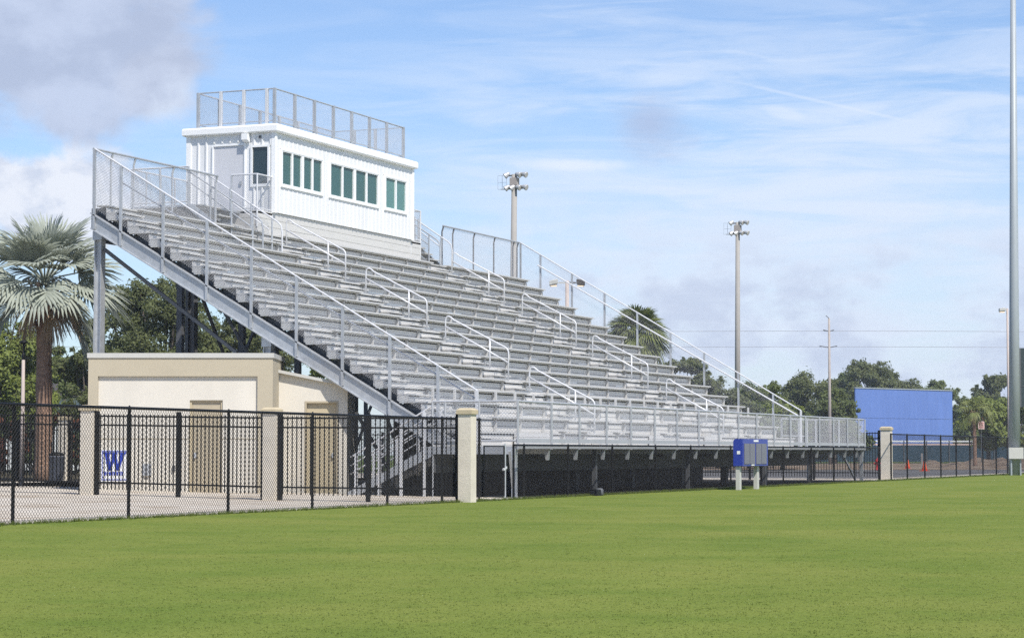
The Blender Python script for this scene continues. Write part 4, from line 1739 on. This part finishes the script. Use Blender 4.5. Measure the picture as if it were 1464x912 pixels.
def oak(c, h, r, m, label, seed, n=9000, leaf=.16, trunk_h=.25, group='oak trees', name='oak_tree', flat=.8, lobes=22, cat='tree', gap=1.0):
    rng = np.random.default_rng(seed)
    c = Vector(c)
    f = thing(name, label, cat, c, group)
    ch = h * (1 - trunk_h)
    cz = h * trunk_h + ch * .5
    C, R = [], []
    # big limbs' masses first, then many small clumps budding from them
    for k in range(lobes):
        a = rng.random() * 2 * math.pi
        e = rng.uniform(-.8, 1)
        q = math.sqrt(max(0, 1 - e * e * .85)) * math.sqrt(rng.uniform(.08, .95)) * .82
        C.append((c.x + r * q * math.cos(a), c.y + r * q * math.sin(a), c.z + cz + e * ch * .40))
        R.append(r * rng.uniform(.14, .27) * gap)
    nb = len(C)
    for k in range(lobes * 5):
        i = rng.integers(0, nb)
        d = rng.normal(size=3)
        d /= np.linalg.norm(d)
        d[2] = d[2] * .7 + .15
        q = R[i] * rng.uniform(.7, 1.5)
        C.append((C[i][0] + d[0] * q, C[i][1] + d[1] * q, C[i][2] + d[2] * q))
        R.append(r * rng.uniform(.045, .12))
    C, R = np.array(C), np.array(R)
    V, F = leaf_cloud(rng, C, R, n, leaf, flat)
    build_arrays('crown', V, F, m, f)
    b = MB()
    top = c + Vector((0, 0, h * trunk_h + ch * .15))
    b.tube([c - Vector((0, 0, .15)), c + Vector((r * .02, 0, h * trunk_h * .6)), top], [r * .10, r * .075, r * .06], 9)
    main = list(range(nb))
    for i in main[::2]:
        t = Vector(C[i])
        mid = top.lerp(t, .5) + Vector((0, 0, -ch * .04))
        b.tube([top - Vector((0, 0, h * .04)), mid, t], [r * .045, r * .028, r * .008], 6)
    b.build('trunk', M['bark'], f, True)
    return f


def fan(rng, V, F, hub, d, up, R, nseg, spread, droop, fold, seglen=4, wid=1.0, fuse=.55):
    """one fan leaf: hub point, outward direction d, up normal; blades fused to half their length"""
    d = d.normalized()
    side = d.cross(up).normalized()
    up = side.cross(d).normalized()
    da = 2 * spread / nseg
    for k in range(nseg):
        a = -spread + da * (k + .5)
        ca, sa = math.cos(a), math.sin(a)
        dirv = d * ca + side * sa
        lift = up * (fold * abs(sa))
        ln = R * (1 - .28 * (abs(a) / spread) ** 2) * rng.uniform(.9, 1.06)
        perp = (side * ca - d * sa)
        dr = droop * rng.uniform(.7, 1.4)
        pts = []
        for s in range(seglen + 1):
            t = s / seglen
            p = hub + (dirv + lift) * (ln * t) - Vector((0, 0, 1)) * (dr * ln * t ** 2.6) + up * (.05 * R * math.sin(t * 3))
            if t < fuse:
                w = ln * t * math.tan(da / 2) * 1.02
            else:
                w = ln * fuse * math.tan(da / 2) * 1.0 * (1 - (t - fuse) / (1 - fuse)) ** .8
            pts.append((p, w * wid + .004))
        base = len(V)
        for i, (p, w) in enumerate(pts):
            ridge = up * (w * .55)
            V.append(p - perp * w)
            V.append(p + ridge)
            V.append(p + perp * w)
        for i in range(seglen):
            o = base + i * 3
            F.append((o, o + 1, o + 4, o + 3))
            F.append((o + 1, o + 2, o + 5, o + 4))


def palm(c, trunk_h, tr, R, nfr, label, seed, m_live, m_dead, petiole, ndead, name, group=None, nseg=34, spread=1.9, droop=.35, elev=(-.5, 1.35), boots=True, fold=.35, fuse=.55):
    rng = random.Random(seed)
    c = Vector(c)
    f = thing(name, label, 'palm tree', c, group)
    b = MB()
    N = 12
    pts, rs = [], []
    for k in range(N + 1):
        t = k / N
        pts.append(c + Vector((.05 * math.sin(t * 3), .04 * math.sin(t * 2.2), trunk_h * t - .1)))
        rs.append(tr * (1.12 - .22 * t + .05 * math.sin(k * 2.3)) * (1.15 if k == 0 else 1) * (1.25 if t > .85 else 1))
    b.tube(pts, rs, 14)
    b.build('trunk', M['palm_bark'], f, True)
    top = pts[-1]
    if boots:
        b = MB()
        for k in range(22):
            a = k * 2.4
            z = -1.1 * (k / 22) * tr / .27
            p = top + Vector((math.cos(a) * tr * 1.05, math.sin(a) * tr * 1.05, z))
            q = p + Vector((math.cos(a) * tr * 1.0, math.sin(a) * tr * 1.0, tr * 1.9))
            b.bar(p - Vector((0, 0, tr * .8)), q, tr * .42, tr * .16)
        b.build('boots', M['boot'], f)
    V, F = [], []
    PV = MB()
    top2 = top + Vector((0, 0, tr * 1.2))
    for k in range(nfr):
        a = k * 2.39996 + rng.uniform(-.55, .55)
        t = (k + .5) / nfr
        e = elev[0] + (elev[1] - elev[0]) * t ** .85 + rng.uniform(-.24, .24)
        d = Vector((math.cos(a) * math.cos(e), math.sin(a) * math.cos(e), math.sin(e)))
        pl = petiole * rng.uniform(.85, 1.15)
        hub = top2 + d * pl - Vector((0, 0, .12 * pl * (1 - t)))
        PV.tube([top2, top2.lerp(hub, .5) + Vector((0, 0, .05 * pl)), hub], [tr * .14, tr * .1, tr * .06], 5)
        up = Vector((0, 0, 1)) - d * d.z
        if up.length < .2:
            up = Vector((-math.cos(a), -math.sin(a), .2))
        up = (up.normalized() + Vector((rng.uniform(-.6, .6), rng.uniform(-.6, .6), rng.uniform(-.2, .2)))).normalized()
        dd = (d + Vector((0, 0, -.45 * (1 - t)))).normalized()
        fan(rng, V, F, hub, dd, up, R * rng.uniform(.85, 1.1), nseg, spread * rng.uniform(.85, 1.05), droop * (1.2 - .6 * t), fold, fuse=fuse)
    VV = np.array([tuple(v) for v in V])
    build_arrays('crown', VV, np.array(F), m_live, f)
    PV.build('leaf_stalks', m_live, f)
    if ndead:
        V, F = [], []
        for k in range(ndead):
            a = k * 2.39996 + 4.6
            e = rng.uniform(-1.3, -.75)
            d = Vector((math.cos(a) * math.cos(e), math.sin(a) * math.cos(e), math.sin(e)))
            hub = top2 + Vector((math.cos(a), math.sin(a), 0)) * tr + d * petiole * .8
            fan(rng, V, F, hub, d, Vector((math.cos(a), math.sin(a), .3)), R * rng.uniform(.5, .75), nseg // 2, .55, .35, .5, wid=.7)
        build_arrays('dead_fronds', np.array([tuple(v) for v in V]), np.array(F), m_dead, f)
    return f


# silver palm at the left
D = 78
palm(at(63, D, .15), zat(414, D) - .15, .27, 1.66, 38, 'silver green fan palm with brown hanging fronds beside the stand', 4, M['silver_frond'], M['dead_frond'],
     1.25, 10, 'silver_palm', nseg=32, spread=1.7, droop=.2, elev=(-.62, 1.2), fuse=.66, fold=.3)
# cabbage palm behind the far rows
D = 125
palm(at(911, D, .1), zat(484, D), .21, 1.28, 58, 'bushy green cabbage palm behind the right bleacher railing', 8, M['green_frond'], M['dead_frond'],
     .75, 18, 'cabbage_palm', 'green cabbage palms', nseg=24, spread=1.7, droop=.4, elev=(-.9, 1.35))
D = 175
palm(at(1393, D, .0), zat(588, D), .14, .85, 20, 'small green cabbage palm in front of bright bushes', 12, M['green_frond'], M['dead_frond'],
     .8, 4, 'cabbage_palm', 'green cabbage palms', nseg=16, spread=1.6, droop=.8, elev=(-.8, 1.2))

# oaks behind the building (left)
def T_(u, D, vtop, rpx, m, label, seed, n, leaf, **k):
    return oak(at(u, D, .1), zat(vtop, D), rpx * D / FPX, M[m], label, seed, n, leaf, **k)


T_(232, 118, 388, 105, 'oak_leaf', 'large dark oak rising behind the stucco building', 21, 60000, .085, trunk_h=.14, lobes=90)
T_(352, 124, 418, 80, 'oak_leaf', 'dark oak seen under the raked steel beam', 22, 40000, .085, trunk_h=.12, lobes=70)
T_(128, 112, 448, 58, 'oak_leaf', 'dark oak between the palm trunk and the building', 23, 26000, .085, trunk_h=.10, lobes=50)
T_(2, 118, 456, 92, 'oak_leaf_bright', 'yellow green tree at the far left behind the lantern', 24, 42000, .10, lobes=70, trunk_h=.12)
T_(70, 140, 478, 60, 'oak_leaf_mid', 'mid green tree behind the palm trunk', 25, 9000, .13, trunk_h=.12)
T_(470, 118, 505, 45, 'oak_leaf_bright', 'small bright tree glimpsed beneath the raked beam', 26, 5000, .12, trunk_h=.2)
# trees to the right of the stand
R_ = [(985, 150, 503, 36, 'oak_leaf', 'dark rounded oak just right of the cabbage palm'),
      (938, 155, 520, 34, 'oak_leaf', 'dark low oak behind the right bleacher steps'),
      (1028, 160, 540, 42, 'oak_leaf', 'broad dark oak left of the far floodlight pole'),
      (1082, 165, 548, 44, 'oak_leaf_mid', 'green oak right of the far floodlight pole'),
      (1118, 150, 572, 34, 'oak_leaf_bright', 'bright green low tree behind the end of the railing'),
      (1158, 255, 528, 44, 'oak_leaf', 'dark tall oak left of the utility pole'),
      (1192, 225, 556, 34, 'oak_leaf_mid', 'mid green tree at the foot of the utility pole'),
      (1240, 300, 513, 42, 'oak_leaf', 'tallest dark oak rising behind the blue wall'),
      (1208, 310, 534, 36, 'oak_leaf_mid', 'rounded oak between utility pole and blue wall'),
      (1292, 310, 538, 40, 'oak_leaf', 'dark oak over the middle of the blue wall'),
      (1336, 315, 541, 34, 'oak_leaf_mid', 'spiky topped oak over the right half of the blue wall'),
      (1372, 300, 566, 24, 'oak_leaf_mid', 'narrow tree against the right edge of the blue wall'),
      (1428, 310, 531, 30, 'oak_leaf', 'dark open crowned tree left of the silver pole top'),
      (1412, 230, 566, 34, 'oak_leaf_bright', 'bright yellow green tree behind the parking sign'),
      (1450, 235, 558, 32, 'oak_leaf_bright', 'bright yellow green tree behind the silver pole'),
      (1492, 240, 552, 34, 'oak_leaf_bright', 'bright green tree below the dark scoreboard')]
for i, (u, D, vt, rp, m, lab) in enumerate(R_):
    T_(u, D, vt, rp * 1.35, m, lab, 40 + i, 22000, .00066 * D, trunk_h=.06, lobes=42)
# low dark shrub wall filling the foot of the tree line
def bush(u, D, vtop, rpx, m, label, seed, n, leaf, group, name='shrub'):
    rng = np.random.default_rng(seed)
    c = at(u, D, .1)
    f = thing(name, label, 'shrub', c, group)
    r = rpx * D / FPX
    h = zat(vtop, D) - .1
    C, R = [], []
    for k in range(12):
        a = rng.random() * 6.28
        q = rng.uniform(0, .8)
        C.append((c.x + r * q * math.cos(a), c.y + r * q * math.sin(a), c.z + h * rng.uniform(.2, .75)))
        R.append(min(r, h) * rng.uniform(.25, .5))
    V, F = leaf_cloud(rng, np.array(C), np.array(R), n, leaf, .8)
    V[:, 2] = np.maximum(V[:, 2], c.z)
    build_arrays('foliage', V, F, M[m], f)
    b = MB()
    for k in range(5):
        b.tube([c, Vector(C[k])], [.04, .015], 5)
    b.build('stem', M['bark'], f)
    return f


for i, (u, vt, rp, lab) in enumerate(((2, 566, 20, 'reddish flowering shrub at the far left edge of the yard'), (30, 572, 17, 'reddish flowering shrub below the lantern'),
                                      (96, 560, 18, 'reddish flowering shrub right of the palm trunk'), (122, 566, 14, 'reddish flowering shrub by the building corner'))):
    bush(u, 92, vt, rp, 'red_shrub', lab, 70 + i, 3500, .075, 'reddish flowering shrubs')
for i, (u, vt, rp, lab) in enumerate(((-10, 590, 30, 'dark green hedge bush at the far left behind the pickets'), (50, 585, 26, 'dark green hedge bush behind the palm trunk'),
                                      (110, 588, 26, 'dark green hedge bush behind the trash can'))):
    bush(u, 97, vt, rp, 'hedge_leaf', lab, 80 + i, 4500, .08, 'dark hedge bushes')
for i, (u, D, vt, rp, lab) in enumerate(((960, 140, 570, 50, 'dark hedge bush behind the lower right rows'), (1040, 142, 575, 60, 'dark hedge bush below the far floodlight pole'),
                                         (1105, 146, 585, 48, 'dark hedge bush behind the walkway end'), (1172, 230, 590, 45, 'dark hedge bush at the utility pole base'),
                                         (1208, 240, 590, 40, 'dark hedge bush left of the blue wall'), (1385, 285, 596, 40, 'dark hedge bush right of the blue wall'),
                                         (1432, 280, 602, 40, 'dark hedge bush behind the thin parking lamp'))):
    bush(u, D, vt, rp, 'hedge_leaf' if i not in (5,) else 'oak_leaf_mid', lab, 90 + i, 5000, .0011 * D, 'dark hedge bushes')
# slim cypress
D = 300
c = at(1396, D)
rng = np.random.default_rng(5)
CY = thing('cypress_tree', 'tiny dark pointed cypress tip above the bright trees', 'tree', c)
h = zat(547, D)
zz = np.linspace(h * .3, h * .97, 26)
C = np.stack([np.full(26, c.x), np.full(26, c.y), zz], 1) + rng.normal(size=(26, 3)) * .08
V, F = leaf_cloud(rng, C, .95 * (1 - (zz - h * .3) / (h * .72)) + .08, 2500, .22)
build_arrays('crown', V, F, M['hedge_leaf'], CY)
b = MB()
b.tube([c, c + Vector((0, 0, h * .9))], .16, 7, .03)
b.build('trunk', M['bark'], CY)

# ------------------------------------------------------------------ humid air
hb = MB()
hb.box(-720, 720, -720, 720, -1.2, 31)
ho = hb.build('haze', None)
ho['kind'] = 'stuff'
hm = bpy.data.materials.new('humid_air')
hm.use_nodes = True
hn = hm.node_tree
hn.nodes.remove(hn.nodes['Principled BSDF'])
pv = hn.nodes.new('ShaderNodeVolumePrincipled')
pv.inputs['Color'].default_value = (.86, .92, 1, 1)
pv.inputs['Density'].default_value = .0003
pv.inputs['Anisotropy'].default_value = .1
hn.links.new(pv.outputs[0], hn.nodes['Material Output'].inputs['Volume'])
ho.data.materials.append(hm)

# ------------------------------------------------------------------ sky, sun, camera
SUN = Vector((-.45, -.62, 1.0)).normalized()
w = bpy.data.worlds.new('World')
SC.world = w
w.use_nodes = True
nt = w.node_tree
for n in list(nt.nodes):
    nt.nodes.remove(n)
N = nt.nodes.new
LK = nt.links.new
out = N('ShaderNodeOutputWorld')
bg = N('ShaderNodeBackground')
LK(bg.outputs[0], out.inputs['Surface'])
sky = N('ShaderNodeTexSky')
sky.sky_type = 'NISHITA'
sky.sun_disc = False
sky.sun_elevation = math.asin(SUN.z)
sky.sun_rotation = math.atan2(SUN.x, SUN.y)
sky.air_density = 1.0
sky.dust_density = 0.4
sky.ozone_density = 2.5
SKY_STRENGTH = 0.10
bg.inputs['Strength'].default_value = SKY_STRENGTH
tc = N('ShaderNodeTexCoord')
dirv = tc.outputs['Generated']


def mth(op, a, b=None, c=None, clamp=False):
    n = N('ShaderNodeMath')
    n.operation = op
    n.use_clamp = clamp
    for i, v in enumerate((a, b, c)):
        if v is None:
            continue
        if isinstance(v, (int, float)):
            n.inputs[i].default_value = v
        else:
            LK(v, n.inputs[i])
    return n.outputs[0]


def dot(v):
    n = N('ShaderNodeVectorMath')
    n.operation = 'DOT_PRODUCT'
    LK(dirv, n.inputs[0])
    n.inputs[1].default_value = v
    return n.outputs['Value']


def ramp(f, a, b, lo=0., hi=1., smooth=True):
    n = N('ShaderNodeMapRange')
    n.interpolation_type = 'SMOOTHSTEP' if smooth else 'LINEAR'
    n.inputs['From Min'].default_value = a
    n.inputs['From Max'].default_value = b
    n.inputs['To Min'].default_value = lo
    n.inputs['To Max'].default_value = hi
    LK(f, n.inputs['Value'])
    return n.outputs['Result']


# compass coordinates of the sky: azimuth (radians right of the stand's bearing) and elevation
az = mth('ARCTAN2', dot(tuple(RT)), dot(tuple(FWH)))
el = mth('ARCSINE', dot((0, 0, 1)))
def AZ(u): return (u - 732) / FPX
def EL(v): return (645.6 - v) / FPX


def cnoise(sa, se, detail=7, rough=.6, seed=0., dist=0.0):
    cb = N('ShaderNodeCombineXYZ')
    LK(mth('MULTIPLY', az, sa), cb.inputs[0])
    LK(mth('MULTIPLY', el, se), cb.inputs[1])
    cb.inputs[2].default_value = seed
    n = N('ShaderNodeTexNoise')
    n.inputs['Scale'].default_value = 1
    n.inputs['Detail'].default_value = detail
    n.inputs['Roughness'].default_value = rough
    n.inputs['Distortion'].default_value = dist
    LK(cb.outputs[0], n.inputs['Vector'])
    return n.outputs['Fac']


def blob(u, v, ru, rv, nz, amt, edge=.35, thr=1.0, rot=0.):
    """soft cloud mask round a sky direction, its rim broken up by noise"""
    a = mth('MULTIPLY', mth('SUBTRACT', az, AZ(u)), FPX / ru)
    e = mth('MULTIPLY', mth('SUBTRACT', el, EL(v)), FPX / rv)
    if rot:
        e = mth('ADD', e, mth('MULTIPLY', a, rot))
    d = mth('SQRT', mth('ADD', mth('MULTIPLY', a, a), mth('MULTIPLY', e, e)))
    d = mth('ADD', d, mth('MULTIPLY', mth('SUBTRACT', nz, .5), amt))
    return ramp(d, thr, thr - edge, 0, 1)


def mixc(f, a, c):
    x = N('ShaderNodeMix')
    x.data_type = 'RGBA'
    LK(f, x.inputs['Factor'])
    LK(a, x.inputs[6])
    if isinstance(c, tuple):
        x.inputs[7].default_value = (*[q / SKY_STRENGTH for q in c], 1)
    else:
        LK(c, x.inputs[7])
    return x.outputs[2]


n_big = cnoise(22, 30, 8, .58, 3.1, .3)
n_mid = cnoise(45, 70, 8, .6, 7.7, .2)
n_str = cnoise(10, 75, 8, .62, 1.3, .6)
n_str2 = cnoise(16, 120, 7, .6, 5.3, .8)
n_soft = cnoise(30, 48, 7, .55, 9.4, .1)
tint = N('ShaderNodeMix')
tint.data_type = 'RGBA'
tint.blend_type = 'MULTIPLY'
tint.inputs['Factor'].default_value = 1
LK(sky.outputs[0], tint.inputs[6])
tint.inputs[7].default_value = (.87, .98, 1.17, 1)
col = tint.outputs[2]
haze_c = mixc(mth('MULTIPLY', ramp(el, EL(-400), EL(400), .3, 1), .10), col, (.60, .67, .80))
col = haze_c
# thin high veil, denser to the right and lower down
veil = mth('MULTIPLY', ramp(n_str, .34, .66), mth('ADD', ramp(az, AZ(250), AZ(1000), .25, .85), 0.0))
veil = mth('MULTIPLY', veil, ramp(el, EL(-60), EL(230), .22, 1.))
col = mixc(mth('MULTIPLY', veil, .82), col, (.62, .68, .79))
lowveil = mth('MULTIPLY', ramp(el, EL(130), EL(420)), ramp(az, AZ(430), AZ(800)))
col = mixc(mth('MULTIPLY', mth('MULTIPLY', lowveil, ramp(n_soft, .30, .60, .45, 1.)), .85), col, (.58, .645, .765))
# lavender cloud bank low at the right with paler tops
bank = mth('MULTIPLY', ramp(n_soft, .42, .62), mth('MULTIPLY', ramp(el, EL(310), EL(420)), ramp(az, AZ(700), AZ(880))))
col = mixc(mth('MULTIPLY', bank, .5), col, (.36, .42, .57))
pale = mth('MULTIPLY', ramp(cnoise(34, 60, 7, .6, 14.2, .2), .52, .68), mth('MULTIPLY', ramp(el, EL(330), EL(400)), ramp(az, AZ(760), AZ(900))))
col = mixc(mth('MULTIPLY', pale, .55), col, (.57, .63, .75))
# wispy streaks
wisp = mth('MULTIPLY', ramp(n_str2, .54, .72), ramp(az, AZ(500), AZ(1000), .15, .8))
col = mixc(mth('MULTIPLY', wisp, .32), col, (.60, .67, .79))
col = mixc(mth('MULTIPLY', blob(820, 237, 95, 13, n_mid, 1.1, .7, 1.0, .12), .75), col, (.63, .69, .80))
col = mixc(mth('MULTIPLY', blob(1125, 168, 40, 12, n_mid, 1.1, .7, 1.0, .7), .5), col, (.60, .67, .79))
col = mixc(mth('MULTIPLY', blob(930, 178, 85, 60, n_big, 1.6, .9, 1.0), .62), col, (.35, .40, .55))
# contrail
ct = mth('ADD', mth('MULTIPLY', mth('SUBTRACT', az, AZ(1080)), 1.0), 0.0)
ctd = mth('ABSOLUTE', mth('SUBTRACT', mth('SUBTRACT', el, EL(128)), mth('MULTIPLY', ct, -.245)))
ctm = mth('MULTIPLY', ramp(ctd, .0011, .0002), mth('MULTIPLY', ramp(az, AZ(1040), AZ(1110)), ramp(az, AZ(1320), AZ(1270))))
col = mixc(mth('MULTIPLY', ctm, .38), col, (.60, .67, .80))
# white cumulus low at the left, with shaded folds
cum = blob(90, 292, 215, 82, n_big, 1.7, .30, 1.0)
cumc = mixc(ramp(n_mid, .40, .62), (lambda: (lambda n: (setattr(n, 'name', 'c'), n.outputs[0])[1])(N('ShaderNodeRGB')))(), (.50, .55, .66))
nt.nodes['c'].outputs[0].default_value = (*[q / SKY_STRENGTH for q in (.66, .69, .76)], 1)
col = mixc(mth('MULTIPLY', cum, .96), col, cumc)
# grey cumulus at the upper left with a bright rim
rim = blob(225, 128, 62, 62, n_big, 1.5, .5, 1.0)
col = mixc(mth('MULTIPLY', rim, .8), col, (.60, .65, .74))
gr = blob(70, 70, 250, 165, n_big, 1.5, .42, 1.0)
g2 = mixc(ramp(n_soft, .36, .66), (lambda: (lambda n: (setattr(n, 'name', 'g'), n.outputs[0])[1])(N('ShaderNodeRGB')))(), (.45, .51, .65))
nt.nodes['g'].outputs[0].default_value = (*[q / SKY_STRENGTH for q in (.36, .415, .55)], 1)
col = mixc(mth('MULTIPLY', gr, .92), col, g2)
LK(col, bg.inputs['Color'])

sl = bpy.data.lights.new('sun', 'SUN')
sl.energy = 4.2
sl.angle = rad(.5)
sl.color = (1, .955, .89)
so = bpy.data.objects.new('sun', sl)
COL.objects.link(so)
so.rotation_euler = (-SUN).to_track_quat('-Z', 'Y').to_euler()

cd = bpy.data.cameras.new('camera')
cd.sensor_width = 36
cd.lens = 36 * FPX / 1464
cd.clip_end = 5000
cd.clip_start = .1
co = bpy.data.objects.new('camera', cd)
COL.objects.link(co)
co.location = CAM
co.rotation_euler = (math.pi / 2 + PITCH, 0, YAW - math.pi / 2)
SC.camera = co
SC.view_settings.view_transform = 'Standard'
SC.view_settings.look = 'None'
SC.view_settings.exposure = 0.41
SC.view_settings.gamma = 1
SC.view_settings.use_curve_mapping = False
SC.cycles.use_denoising = False
SC.cycles.use_adaptive_sampling = False
SC.cycles.max_bounces = 6
SC.cycles.diffuse_bounces = 5
SC.cycles.transparent_max_bounces = 8
